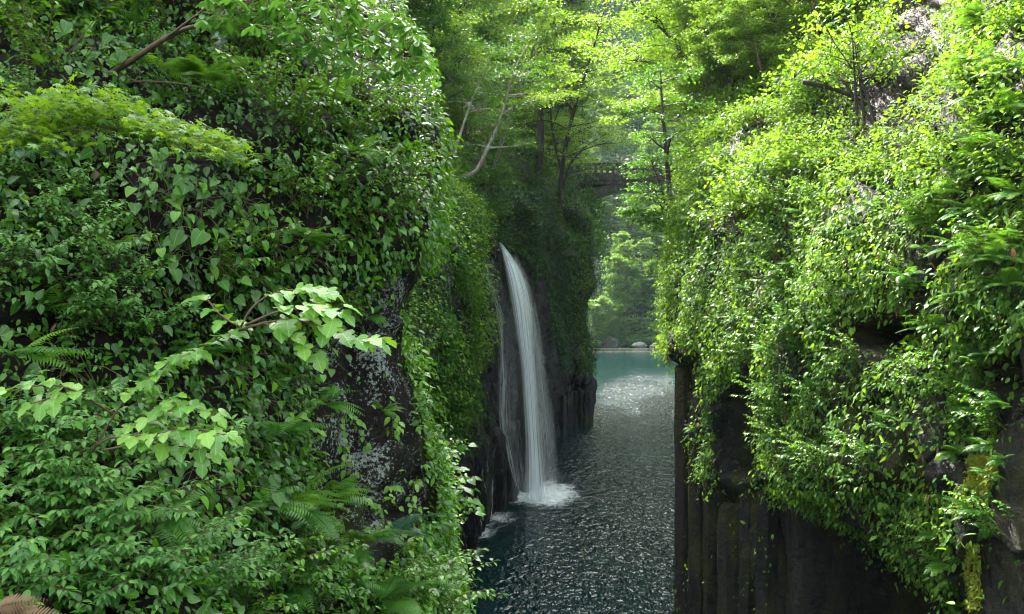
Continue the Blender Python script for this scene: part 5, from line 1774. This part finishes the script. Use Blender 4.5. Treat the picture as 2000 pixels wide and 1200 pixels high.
one_tree('maple_tree', 'tall maple at the left end of the bridge spreading thin bright layers over the gorge',
         [(1092, 400, 58), (1098, 330, 57.5), (1112, 250, 57), (1135, 170, 56), (1160, 90, 55), (1180, 20, 54)], 0.20, 'bark_dark', 'leaf_maple', 81, style='maple', limbs=24, limb=(2.2, 4.6), start=0.25, leaf=0.17, n_leaf=9500,
         extra=[([(1094, 390, 58), (1110, 330, 58.5), (1140, 290, 58.5), (1185, 262, 58)], 0.10), ([(1098, 340, 57.6), (1080, 260, 58), (1075, 180, 58), (1085, 90, 58)], 0.12)])
one_tree('maple_tree', 'leaning maple at the back of the right bank arching over the top of the gorge',
         [(1366, 205, 34), (1352, 150, 34), (1325, 95, 34), (1285, 50, 34), (1235, 15, 34)], 0.13, 'bark_dark', 'leaf_maple', 82, style='maple', limbs=22, limb=(1.4, 2.9), start=0.22, leaf=0.13, n_leaf=8500,
         extra=[([(1360, 190, 34), (1350, 130, 34.5), (1345, 70, 35), (1330, 0, 35)], 0.08), ([(1352, 150, 34), (1310, 135, 33.5), (1265, 122, 33.2), (1225, 118, 33)], 0.06)])
one_tree('maple_tree', 'maple rooted beside the crooked branch with sprays hanging in front of the bridge background',
         [(1374, 160, 42), (1345, 190, 42), (1300, 205, 42), (1255, 215, 42), (1215, 232, 42)], 0.10, 'bark_brown', 'leaf_maple', 83, style='maple', limbs=16, limb=(1.2, 2.6), start=0.2, leaf=0.14, n_leaf=5000)
one_tree('maple_tree', 'maple with flat pale layers in the middle of the forest above the waterfall',
         [(965, 330, 48), (985, 260, 47), (1010, 180, 46), (1040, 100, 45), (1060, 30, 44)], 0.14, 'bark_pale', 'leaf_maple', 84, style='maple', limbs=22, limb=(1.8, 3.6), start=0.4, leaf=0.15, n_leaf=8500)
one_tree('cedar_tree', 'thick red barked cedar trunk at the top of the bare bank', [(1760, 95, 24), (1756, 50, 24), (1750, 0, 24), (1742, -90, 24), (1740, -220, 24)], 0.25, 'bark_cedar', 'leaf_mid', 58, style='cedar', limbs=14, limb=(1.2, 2.2), start=0.75, leaf=0.14, n_leaf=3000)
one_tree('cedar_tree', 'dark cedar trunk just left of the mossy trunk on the bare bank', [(1775, 92, 25), (1772, 30, 25), (1770, -60, 25), (1768, -220, 25)], 0.26, 'bark_dark', 'leaf_mid', 59, style='cedar', limbs=14, limb=(1.2, 2.2), start=0.75, leaf=0.14, n_leaf=3000)
one_tree('mossy_tree', 'pale greenish mossy trunk right of the cedars on the bare bank', [(1790, 82, 24.5), (1787, 30, 24.5), (1783, -60, 24.5), (1780, -200, 24.5)], 0.17, 'bark_green', 'leaf_mid', 60, style='cedar', limbs=10, limb=(1.0, 2.0), start=0.8, leaf=0.14, n_leaf=2500)
one_tree('cedar_tree', 'reddish cedar trunk half hidden by leaves left of the bare bank', [(1512, 105, 33), (1510, 50, 33), (1508, -20, 33), (1506, -150, 33)], 0.20, 'bark_cedar', 'leaf_mid', 61, style='cedar', limbs=12, limb=(1.2, 2.4), start=0.7, leaf=0.15, n_leaf=3000)
one_tree('thin_tree', 'thin dark straight tree left of the reddish cedar', [(1474, 110, 34), (1466, 60, 34), (1462, 0, 34), (1456, -120, 34)], 0.09, 'bark_dark', 'leaf_sun', 62, style='broad', limbs=12, limb=(1.0, 2.0), start=0.4, leaf=0.13, n_leaf=4000)
one_tree('sapling', 'three-stemmed dark sapling in front of the bare bank', [(1676, 275, 18.2), (1672, 200, 18), (1668, 130, 17.9), (1664, 60, 17.9)], 0.045, 'bark_dark', 'leaf_maple', 63, style='broad', limbs=14, limb=(0.7, 1.8), start=0.45, leaf=0.10, n_leaf=2200,
         extra=[([(1690, 272, 18), (1684, 195, 18), (1674, 120, 18), (1668, 70, 18)], 0.035), ([(1712, 265, 17.6), (1698, 205, 17.8), (1684, 160, 18), (1674, 100, 18.2)], 0.04)], cat='sapling')
one_tree('lichen_tree', 'short pillar of a trunk crusted with pale lichen at the top of the left cliff', [(438, 185, 9.9), (430, 130, 9.8), (428, 70, 9.8), (440, 0, 9.9), (450, -80, 10)], 0.16, 'bark_lichen', 'leaf_dark', 64, style='round', limbs=8, limb=(0.8, 1.6), start=0.6, leaf=0.12, n_leaf=1800)
for k, (pts, rad, lab) in enumerate([
    ([(52, 175, 8.6), (44, 90, 8.6), (46, 10, 8.7), (40, -60, 8.8)], 0.035, 'thin dark stem nearest the left edge among the stems at top left'),
    ([(30, 160, 8.4), (22, 80, 8.5), (10, 0, 8.6), (4, -60, 8.8)], 0.03, 'thin dark stem leaning to the left edge at top left'),
    ([(64, 150, 8.8), (58, 60, 8.9), (60, -20, 9.0)], 0.028, 'rightmost of the thin dark stems at top left')]):
    one_tree('thin_tree', lab, pts, rad, 'bark_dark', 'leaf_dark', 70 + k, style='round', limbs=7, limb=(0.5, 1.1), start=0.55, leaf=0.10, n_leaf=900)

# fallen logs on the bare bank
for pts, rad, lab in [([(1568, 160, 18.6), (1620, 172, 18.5), (1668, 190, 18.4), (1722, 222, 18.2)], 0.06, 'dark fallen log behind the three-stemmed sapling'),
                      ([(1772, 30, 21), (1800, 55, 20.4), (1832, 80, 19.6)], 0.08, 'dark fallen log leaning across the top of the bare bank'),
                      ([(1790, -20, 20), (1840, 5, 19), (1880, 22, 18)], 0.13, 'thick dark log at the top edge of the picture right of the cedars'),
                      ([(1640, 150, 18.6), (1690, 220, 18.1), (1720, 262, 17.6)], 0.04, 'thin fallen pole crossing the three-stemmed sapling')]:
    b = MB()
    path = np.array(px_path(pts))
    base = path.mean(0)
    b.tube(path - base, np.linspace(rad, rad * 0.7, len(path)), 8)
    r_ = np.random.default_rng(int(rad * 1000))
    for k in range(3):
        q = path[1] - base
        b.tube([q, q + r_.normal(0, 0.25, 3)], [rad * 0.3, 0.008], 5, 3)
    tag(b.build('fallen_log', M['bark_dark'], None, Vector(base.tolist())), lab, 'log')

# ================================================================== WATERFALL
def curtain(rows, m=15, bulge=0.18, wav=0.03, seed=0, edge=1.5, core=1.0):
    """rows: (py, left px, right px, Y, strength) -> sheet bowed towards the river"""
    k = len(rows)
    rs = catmull(np.array(rows, float), k * 8)
    V = np.zeros((len(rs), m, 3))
    va = np.zeros((len(rs), m))
    r = np.random.default_rng(seed)
    ph = r.uniform(0, 6, 3)
    u = np.linspace(-1, 1, m)
    for i, (py, a, b_, Y, st) in enumerate(rs):
        c = P((a + b_) / 2, py, Y)
        hw = max(0.02, (b_ - a) / 2 / F * Y)
        wv = wav * np.sin(u * 5 + ph[0] + i * 0.08) + wav * 0.6 * np.sin(u * 11 + ph[1] - i * 0.05)
        V[i, :, 0] = c[0] + u * hw
        V[i, :, 1] = c[1] - bulge * np.sqrt(np.maximum(0, 1 - u * u)) * min(1.5, hw * 2.2) + wv
        V[i, :, 2] = c[2]
        va[i] = st * np.clip((1 - np.abs(u)) * edge, 0, 1) ** 0.8
    return V, va


def add_curtain(mb, *a, **kw):
    V, va = curtain(*a, **kw)
    L = np.concatenate([[0], np.cumsum(np.linalg.norm(np.diff(V[:, V.shape[1] // 2], axis=0), axis=1))])
    uv = np.stack(np.meshgrid(np.linspace(0, 1, V.shape[1]), L / 6.0), -1).reshape(-1, 2) + [0, mb.n * 0.01]
    mb.grid(V, va.ravel(), uv)


fall = thing('waterfall', 'white waterfall dropping from the left cliff into the river', 'waterfall', P(1046, 962, 40.3))
fb = np.array(fall.location)


def fall_part(name, mb, mat):
    mb.V = [v - fb for v in mb.V]
    return mb.build(name, M[mat], fall)


b = MB()
mainrows = [(474, 974, 980, 41.2, 0.85), (500, 980, 1001, 40.7, 1), (540, 986, 1026, 40.2, 1), (590, 994, 1040, 39.8, 1), (650, 1003, 1046, 39.6, 1), (720, 1014, 1050, 39.5, 1), (800, 1019, 1056, 39.5, 1), (880, 1023, 1062, 39.5, 0.95), (968, 1020, 1072, 39.55, 0.85)]
add_curtain(b, mainrows, 17, 0.5, 0.03, 1, 1.6)
core = [(py, a + 0.22 * (c - a), c - 0.22 * (c - a), Y - 0.25, s) for py, a, c, Y, s in mainrows]
add_curtain(b, core, 13, 0.3, 0.03, 2, 1.4)
fall_part('main_stream', b, 'fall_core')
b = MB()
add_curtain(b, [(500, 985, 1012, 40.5, 0.5), (550, 996, 1034, 40.2, 0.8), (610, 1006, 1050, 40.0, 0.8), (690, 1018, 1064, 39.9, 0.75), (780, 1026, 1076, 39.9, 0.7), (870, 1030, 1088, 39.9, 0.7), (930, 1034, 1094, 39.9, 0.6), (958, 1034, 1098, 39.9, 0.4)], 25, 0.35, 0.08, 3, 2.0)
add_curtain(b, [(560, 1010, 1040, 40.8, 0.4), (640, 1022, 1058, 40.8, 0.7), (740, 1034, 1072, 40.8, 0.65), (850, 1042, 1086, 40.8, 0.6), (940, 1046, 1094, 40.8, 0.4)], 21, 0.3, 0.08, 4, 2.0)
fall_part('right_veil', b, 'fall_veil')
b = MB()
add_curtain(b, [(890, 1000, 1092, 39.2, 0.0), (925, 996, 1100, 39.0, 0.28), (955, 992, 1108, 38.9, 0.42), (972, 990, 1112, 38.8, 0.3)], 21, 0.5, 0.1, 8, 2.2)
add_curtain(b, [(915, 1010, 1090, 38.9, 0.0), (945, 1002, 1100, 38.6, 0.3), (975, 998, 1110, 38.3, 0.35)], 21, 0.5, 0.1, 9, 2.2)
fall_part('spray', b, 'fall_mist')


def skin_of(S, px, py, lift):
    p, n_ = S.pick(px, py)
    d_ = np.linalg.norm(p - np.array([0, 0, H]))
    q = P(px, py, p[1])
    return q[1] - lift


# the thin film over the rock rib left of the main stream follows the rock itself
b = MB()
rows = []
for py, a, c, st in [(500, 940, 964, 0.7), (540, 946, 978, 0.9), (590, 960, 995, 1.1), (640, 970, 1008, 1.2), (700, 972, 1014, 1.2), (760, 970, 1018, 1.25), (830, 972, 1022, 1.25), (890, 986, 1026, 1.2), (950, 1003, 1030, 1.0)]:
    ym = min(skin_of(SW, x, py, 0.16) for x in np.linspace(a, c, 5))
    rows.append((py, a, c, max(38.6, min(ym - 0.35, 40.6)), st))
Vc, va = curtain(rows, 23, 0.2, 0.04, 6, 2.0)
u = np.linspace(-1, 1, 23)
va = va * (0.35 + 0.65 * np.exp(-((u + 0.75) / 0.45) ** 2))[None, :]
L = np.concatenate([[0], np.cumsum(np.linalg.norm(np.diff(Vc[:, 11], axis=0), axis=1))])
b.grid(Vc, va.ravel(), np.stack(np.meshgrid(np.linspace(0, 1, 23), L / 6.0), -1).reshape(-1, 2))
fall_part('left_veil', b, 'fall_film')
# thread-like trickles down the dark rock
r_ = np.random.default_rng(14)
for pts, w_ in [([(930, 505), (934, 560), (938, 620)], 0.02), ([(942, 880), (943, 930), (950, 962)], 0.025), ([(956, 860), (953, 900), (948, 940)], 0.02), ([(968, 870), (964, 920), (961, 980), (960, 1030)], 0.03),
                ([(930, 965), (936, 995), (940, 1030)], 0.025), ([(885, 1010), (888, 1040), (886, 1070)], 0.02), ([(926, 985), (922, 1010), (914, 1050)], 0.02),
                ([(1122, 765), (1120, 800), (1117, 826)], 0.035), ([(1134, 770), (1132, 800), (1130, 826)], 0.035), ([(990, 850), (998, 895), (1006, 925)], 0.02), ([(1072, 760), (1078, 800), (1082, 840)], 0.03),
                ([(1020, 860), (1030, 890), (1028, 940)], 0.02), ([(946, 540), (953, 565), (960, 590)], 0.02)]:
    ys_ = [skin_of(SW, x, y, 0.1) for x, y in pts]
    path = np.array([P(x, y, Y) for (x, y), Y in zip(pts, ys_)])
    path = catmull(path, 16)
    path[1:-1, 0] += r_.normal(0, 0.022, 14)
    b = MB()
    b.tube(path, r_.uniform(0.3, 1.0, 16) * w_ * 0.75, 5, 40, 0.8)
    b.uv = [np.stack([v[:, 0] * 0.3, v[:, 2] * 0.25], -1) for v in b.V]
    fall_part('trickle', b, 'trickle')

# foam on the river round the foot of the fall, and the ripples of foam along the rock
b = MB()


def disc(px, py, rx, ry, st, z=0.006):
    Y = H * F / (py - CY)
    c = P(px, py, Y)
    rr, aa = np.linspace(0, 1, 12), np.linspace(0, 2 * np.pi, 41)
    g = np.zeros((12, 41, 3))
    g[..., 0] = c[0] + rr[:, None] * np.cos(aa) * rx
    g[..., 1] = c[1] + rr[:, None] * np.sin(aa) * ry
    g[..., 2] = z
    b.grid(g, (st * (1 - rr[:, None] ** 1.3) * np.ones((1, 41))).ravel(), flip=True)


disc(1058, 968, 2.0, 2.8, 1.6, 0.006)
disc(1058, 962, 3.2, 5.2, 1.08, 0.011)
disc(975, 1012, 1.7, 3.4, 0.72, 0.016)
disc(945, 1040, 1.3, 2.8, 0.7, 0.021)
disc(930, 1078, 0.9, 1.9, 0.68, 0.026)
disc(1075, 975, 2.4, 2.0, 0.5, 0.031)
tag(b.build('foam', M['foam']), 'white foam spreading on the river below the waterfall', 'foam', None, 'stuff')

# ================================================================== BASALT COLUMNS standing in front of the walls
def rock_column(label, c, r_, top, seed, mat, sides=6, squash=0.85):
    r = np.random.default_rng(seed)
    a = np.sort(np.linspace(0, 2 * np.pi, sides, endpoint=False) + r.uniform(-0.22, 0.22, sides)) + r.uniform(0, 1)
    rad = r_ * r.uniform(0.88, 1.12, sides)
    zs = np.concatenate([[-1.4], np.linspace(0, top, 9)])
    ring = np.stack([np.cos(a) * rad, np.sin(a) * rad * squash], -1)
    sub = []                                                     # a narrow chamfer on every edge keeps the joints crisp
    for i in range(sides):
        p, q, n_ = ring[i], ring[(i + 1) % sides], ring[i - 1]
        sub += [p + (n_ - p) * 0.06, p + (q - p) * 0.06, p + (q - p) * 0.5]
    sub = np.array(sub)
    g = np.zeros((len(zs), len(sub) + 1, 3))
    for k, z in enumerate(zs):
        w_ = 1 - 0.10 * (z > top * 0.97) + r.normal(0, 0.012)
        g[k, :-1, :2] = sub * w_ + r.normal(0, 0.008, (len(sub), 2))
        g[k, :-1, 2] = z + (r.normal(0, 0.05, len(sub)) if k == len(zs) - 1 else 0)
    g[:, -1] = g[:, 0]
    b = MB()
    b.grid(g, flip=False)
    m = len(sub)
    cap = np.concatenate([g[-1, :-1], [g[-1, :-1].mean(0) + [0, 0, 0.08]]])
    b.add(cap, [(i, (i + 1) % m, m) for i in range(m)])
    o = b.build('rock_column', M[mat], None, Vector([float(c[0]), float(c[1]), 0.0]), smooth_=False)
    return tag(o, label, None, None, 'structure')


for k, (px, ptop, r_) in enumerate([(1338, 716, 0.33), (1368, 770, 0.36), (1400, 905, 0.36), (1436, 990, 0.44), (1474, 978, 0.36), (1502, 958, 0.30)]):
    p, n_ = SR.pick(px, 1080)
    c = p + np.array([n_[0], n_[1], 0]) * 0.02
    rock_column('dark basalt column at the foot of the right cliff', c, r_, H - (ptop - 600) / 1600 * c[1], 500 + k, 'rock_mossy')
for k, (px, ptop, r_) in enumerate([(1096, 772, 0.5), (1110, 765, 0.5), (1124, 762, 0.45), (1137, 760, 0.45), (1148, 768, 0.42)]):
    p, n_ = SW.pick(px, 800)
    c = p + np.array([n_[0], n_[1], 0]) * 0.05
    rock_column('dark wet basalt column at the far corner right of the waterfall', c, r_, max(1.5, H - (ptop - 600) / 1600 * c[1]), 520 + k, 'rock_wet')

# ================================================================== BRIDGE
br = thing('stone_bridge', 'old stone arch bridge with a pierced parapet half hidden by leaves', 'bridge', P(1235, 343, 72))
bb = np.array(br.location)
Y0, Y1 = 72.0, 74.6
X = lambda px: (px - CX) / F * Y0
ZP = lambda py: H - (py - CY) / F * Y0


def bpart(name, mb, mat, parent=br):
    mb.V = [v - bb for v in mb.V]
    return mb.build(name, M[mat], parent, smooth_=False)


b = MB()
b.box((X(1070), Y0 - 0.12, ZP(352)), (X(1420), Y1 + 0.12, ZP(343)))
b.box((X(1070), Y0, ZP(360)), (X(1420), Y1, ZP(352) - 0.003))
bpart('deck', b, 'concrete')
# arch rib
b = MB()
xs = np.linspace(1088, 1382, 33)
inn = 370 + 55 * ((xs - 1235) / 140) ** 2
out = 356.5 + 42 * ((xs - 1235) / 140) ** 2.0
g = np.zeros((33, 5, 3))
for i, x in enumerate(xs):
    g[i] = [[X(x), Y0 + 0.05, ZP(out[i])], [X(x), Y0 + 0.05, ZP(inn[i])], [X(x), Y1 - 0.05, ZP(inn[i])], [X(x), Y1 - 0.05, ZP(out[i])], [X(x), Y0 + 0.05, ZP(out[i])]]
b.grid(g[:, :2])
b.grid(g[:, 2:4])
b.grid(g[:, 3:5])
bpart('arch', b, 'concrete')
b = MB()
g2 = g[:, 1:3].copy()
g2[..., 2] -= 0.004
b.grid(g2)
bpart('arch_soffit', b, 'arch_stone')
for x in (1120, 1150, 1320, 1350):
    b = MB()
    o_ = 356.5 + 42 * ((x - 1235) / 140) ** 2
    b.box((X(x - 4), Y0 + 0.1, ZP(o_ + 2)), (X(x + 4), Y1 - 0.1, ZP(360) - 0.003))
    bpart('spandrel_column', b, 'concrete')
for yy in (Y0 - 0.1, Y1 - 0.15):
    b = MB()
    top, bot = ZP(322), ZP(343)
    th = 0.25
    b.box((X(1078), yy - 0.04, top), (X(1412), yy + th + 0.04, top + 0.14))          # coping
    b.box((X(1078), yy, bot + 0.003), (X(1412), yy + th, bot + 0.22))                # plinth
    x = 1080.0
    pitch = 11.5
    while x < 1410:
        # one pier and the round-headed opening beside it
        xa, xb = X(x), X(x + 5.6)
        if yy > Y0 + 1:
            x += pitch
            continue
        b.box((xa, yy, bot + 0.222), (xb, yy + th, top - 0.003))
        xc, xr = X(x + 5.6), X(x + pitch)
        n = 8
        for q in range(n):
            a0, a1 = math.pi * q / n, math.pi * (q + 1) / n
            cx_, rx = (xc + xr) / 2, (xr - xc) / 2
            zc = top - 0.32
            x0_, x1_ = cx_ - rx * math.cos(a0), cx_ - rx * math.cos(a1)
            z0_, z1_ = zc + 0.24 * math.sin(a0), zc + 0.24 * math.sin(a1)
            V = [(x0_, yy + 0.002, z0_), (x1_, yy + 0.002, z1_), (x1_, yy + 0.002, top - 0.004), (x0_, yy + 0.002, top - 0.004)]
            V += [(a_, yy + th - 0.002, c_) for a_, _, c_ in V]
            b.add(V, [(0, 1, 2), (0, 2, 3), (6, 5, 4), (7, 6, 4), (0, 4, 5), (0, 5, 1)])
        x += pitch
    bpart('parapet', b, 'concrete')


# ================================================================== BOULDERS, MOSS, FLOAT LINES
def boulder(label, c, size, mat, seed, name='boulder'):
    n, m = 26, 34
    th, ph = np.linspace(0, np.pi, n), np.linspace(0, 2 * np.pi, m)
    s = np.stack([np.sin(th)[:, None] * np.cos(ph), np.sin(th)[:, None] * np.sin(ph), np.cos(th)[:, None] * np.ones((1, m))], -1)
    s[:, -1] = s[:, 0]
    q = s * 1.3 + seed * 7.3
    v, e = cells(q, seed)
    rad = 0.8 + 0.5 * (fbm(q, 4, seed) - 0.5) + 0.18 * (v - 0.5)
    g = s * rad[..., None] * np.array(size)
    b = MB()
    b.grid(g, flip=True)
    return tag(b.build(name, M[mat], None, Vector([float(x) for x in c])), label, 'boulder')


def shore(px, Y, z=0.0):
    return np.array([(px - CX) / F * Y, Y, z])


boulder('mossy green boulder at the left of the far shore', shore(1194, 187, 0.6), (2.3, 1.6, 2.0), 'rock_mossy', 1)
boulder('small mossy boulder between the two large ones on the far shore', shore(1222, 189, 0.8), (0.9, 0.8, 1.1), 'rock_mossy', 2)
boulder('pale grey boulder on the far shore', shore(1249, 186, 0.4), (2.0, 1.2, 1.1), 'rock_grey', 3)
boulder('low flat grey rock at the right of the far shore', shore(1276, 186, 0.1), (1.2, 0.9, 0.7), 'rock_grey', 4)
boulder('tiny pale rock nearest the right cliff on the far shore', shore(1289, 187, 0.2), (0.7, 0.6, 0.7), 'rock_grey', 5)
boulder('pale rock behind the low flat one on the far shore', shore(1268, 191, 1.4), (1.0, 0.9, 0.9), 'rock_grey', 6)
boulder('dark boulder at the water edge below the left cliff', shore(872, 22.0, 0.2), (0.75, 0.8, 1.0), 'rock_mossy', 7)

for Y, lab in ((179.0, 'farther yellow float line stretched across the pool'), (167.0, 'nearer yellow float line stretched across the pool')):
    root = thing('float_line', lab, 'float line', (26, Y, 0.05), 'float lines across the pool')
    b = MB()
    xx = np.linspace(-14, 18, 30)
    b.tube(np.stack([xx, 0.5 * np.cos(xx * 0.1), np.full(30, 0.05)], 1), 0.032, 6, 60)
    b.build('rope', M['rope_yellow'], root)
    for k in range(9):
        b = MB()
        x = -13 + 3.6 * k
        b.tube([[x - 0.3, 0.5 * math.cos(x * 0.1) - 0.1, 0.05], [x, 0.5 * math.cos(x * 0.1) - 0.1, 0.07], [x + 0.3, 0.5 * math.cos(x * 0.1) - 0.1, 0.05]], [0.05, 0.085, 0.05], 8)
        b.build('float', M['float_red'], root)


def moss(label, polys, S, n, seed, mat='moss'):
    """cushion of moss: many short tufts standing on the rock inside an outline"""
    r = np.random.default_rng(seed)
    msk = lambda px, py, mid: bare(px, py, mid, polys, 8, 3.0, seed).astype(float)
    pos, nr, tot = S.sample(n, msk)
    b = MB()
    pos = pos + nr * r.uniform(0.0, 0.05, (len(pos), 1))
    b.leaves(TPL['needle'], pos, nr * 0.6 - Z * 0.6 + r.normal(0, 0.4, (len(pos), 3)), nr + Z * 0.5 + r.normal(0, 0.3, (len(pos), 3)), r.uniform(0.04, 0.09, len(pos)), np.clip(0.5 + r.normal(0, 0.2, len(pos)), 0, 1), wid=2.2)
    return tag(b.build('moss_patch', M[mat]), label, 'moss')


moss('large bright yellow green moss cushion on the right cliff', [[(1900, 890), (1935, 885), (1952, 910), (1940, 950), (1925, 985), (1905, 975), (1890, 930)]], SR, 9000, 1)
moss('long strip of yellow moss down the rock at lower right', [[(1890, 1060), (1918, 1060), (1916, 1190), (1895, 1190)]], SR, 6000, 2)
moss('mossy streak beside the large moss cushion', [[(1868, 960), (1885, 940), (1892, 1000), (1876, 1010)]], SR, 2500, 3)
moss('small moss patch above the dark hollow on the grey rock', [[(1880, 700), (1905, 690), (1910, 740), (1885, 760)]], SR, 2500, 4)
moss('mossy edge along the left pillar of the right cliff', [[(1484, 960), (1500, 960), (1496, 1200), (1486, 1200)]], SR, 2500, 5)
moss('thin moss seam on the dark pillars above the river', [[(1424, 990), (1430, 985), (1424, 1100), (1415, 1200), (1411, 1200), (1418, 1080)]], SR, 1500, 6)
# pale ring of lichen on the dark rock
p, n_ = SR.pick(1438, 905)
b = MB()
t_ = np.linspace(0, 2 * np.pi, 25)
side = nrmz(np.cross(n_, Z))
upv = np.cross(side, n_)
rr = np.array([0.0, 0.035, 0.06, 0.085])
g = np.array([[p + n_ * (0.03 + 0.02 * math.sin(q * 26)) + (side * math.cos(a) + upv * math.sin(a) * 1.1) * q * (1 + 0.12 * math.sin(3 * a)) for a in t_] for q in rr])
b.grid(g)
tag(b.build('lichen_ring', M['rock_grey']), 'small pale round lichen spot on the dark rock of the right cliff', 'lichen')

# ================================================================== LIGHT, SKY, CAMERA
SUN_AZ, SUN_EL = math.radians(-20), math.radians(51)
w = bpy.data.worlds.new("World")
SC.world = w
w.use_nodes = True
nt = w.node_tree
nt.nodes.clear()
sky = nt.nodes.new('ShaderNodeTexSky')
sky.sky_type = 'NISHITA'
sky.sun_disc = False
sky.sun_elevation = SUN_EL
sky.sun_rotation = SUN_AZ
sky.air_density = 1.0
sky.dust_density = 5.0
bg = nt.nodes.new('ShaderNodeBackground')
bg.inputs['Strength'].default_value = 0.15
ow = nt.nodes.new('ShaderNodeOutputWorld')
hs = nt.nodes.new('ShaderNodeHueSaturation')        # a thin white overcast: the blue is mostly washed out
hs.inputs['Saturation'].default_value = 0.30
nt.links.new(sky.outputs[0], hs.inputs['Color'])
nt.links.new(hs.outputs[0], bg.inputs['Color'])
nt.links.new(bg.outputs[0], ow.inputs['Surface'])
sd = bpy.data.lights.new('sun', 'SUN')
sd.energy = 3.3
sd.angle = math.radians(0.53)
sd.color = (1.0, 0.93, 0.80)
so = bpy.data.objects.new('sun', sd)
COL.objects.link(so)
sdir = Vector((math.sin(SUN_AZ) * math.cos(SUN_EL), math.cos(SUN_AZ) * math.cos(SUN_EL), math.sin(SUN_EL)))
so.rotation_euler = sdir.to_track_quat('Z', 'Y').to_euler()
so.location = (0, 0, 60)

cd = bpy.data.cameras.new('camera')
cd.sensor_width = 36
cd.lens = 36 * F / 2000
cd.clip_start = 0.05
cd.clip_end = 4000
co = bpy.data.objects.new('camera', cd)
COL.objects.link(co)
co.location = (0, 0, H)
co.rotation_euler = (math.radians(90), 0, 0)
SC.camera = co
SC.render.resolution_x, SC.render.resolution_y = 1024, 614
SC.view_settings.view_transform = 'Standard'
SC.view_settings.look = 'None'
SC.view_settings.gamma = 1
SC.view_settings.use_curve_mapping = False
SC.view_settings.exposure = 2.92
SC.cycles.max_bounces = 10
SC.cycles.diffuse_bounces = 4
SC.cycles.glossy_bounces = 3
SC.cycles.transmission_bounces = 4
SC.cycles.transparent_max_bounces = 12
SC.cycles.caustics_reflective = False
SC.cycles.caustics_refractive = False
SC.cycles.use_denoising = True

# the humid air of the gorge
b = MB()
b.box((-260, -30, -3.0), (420, 420, 225))
m, nt = new_mat('haze')
pv_ = nt.nodes.new('ShaderNodeVolumePrincipled')
pv_.inputs['Color'].default_value = (0.66, 0.92, 0.96, 1)
pv_.inputs['Density'].default_value = 0.0001
pv_.inputs['Anisotropy'].default_value = 0.35
oo = nt.nodes.new('ShaderNodeOutputMaterial')
nt.links.new(pv_.outputs[0], oo.inputs['Volume'])
tag(b.build('haze', m, smooth_=False), kind='stuff')
SC.cycles.volume_bounces = 1
SC.cycles.filter_width = 1.15
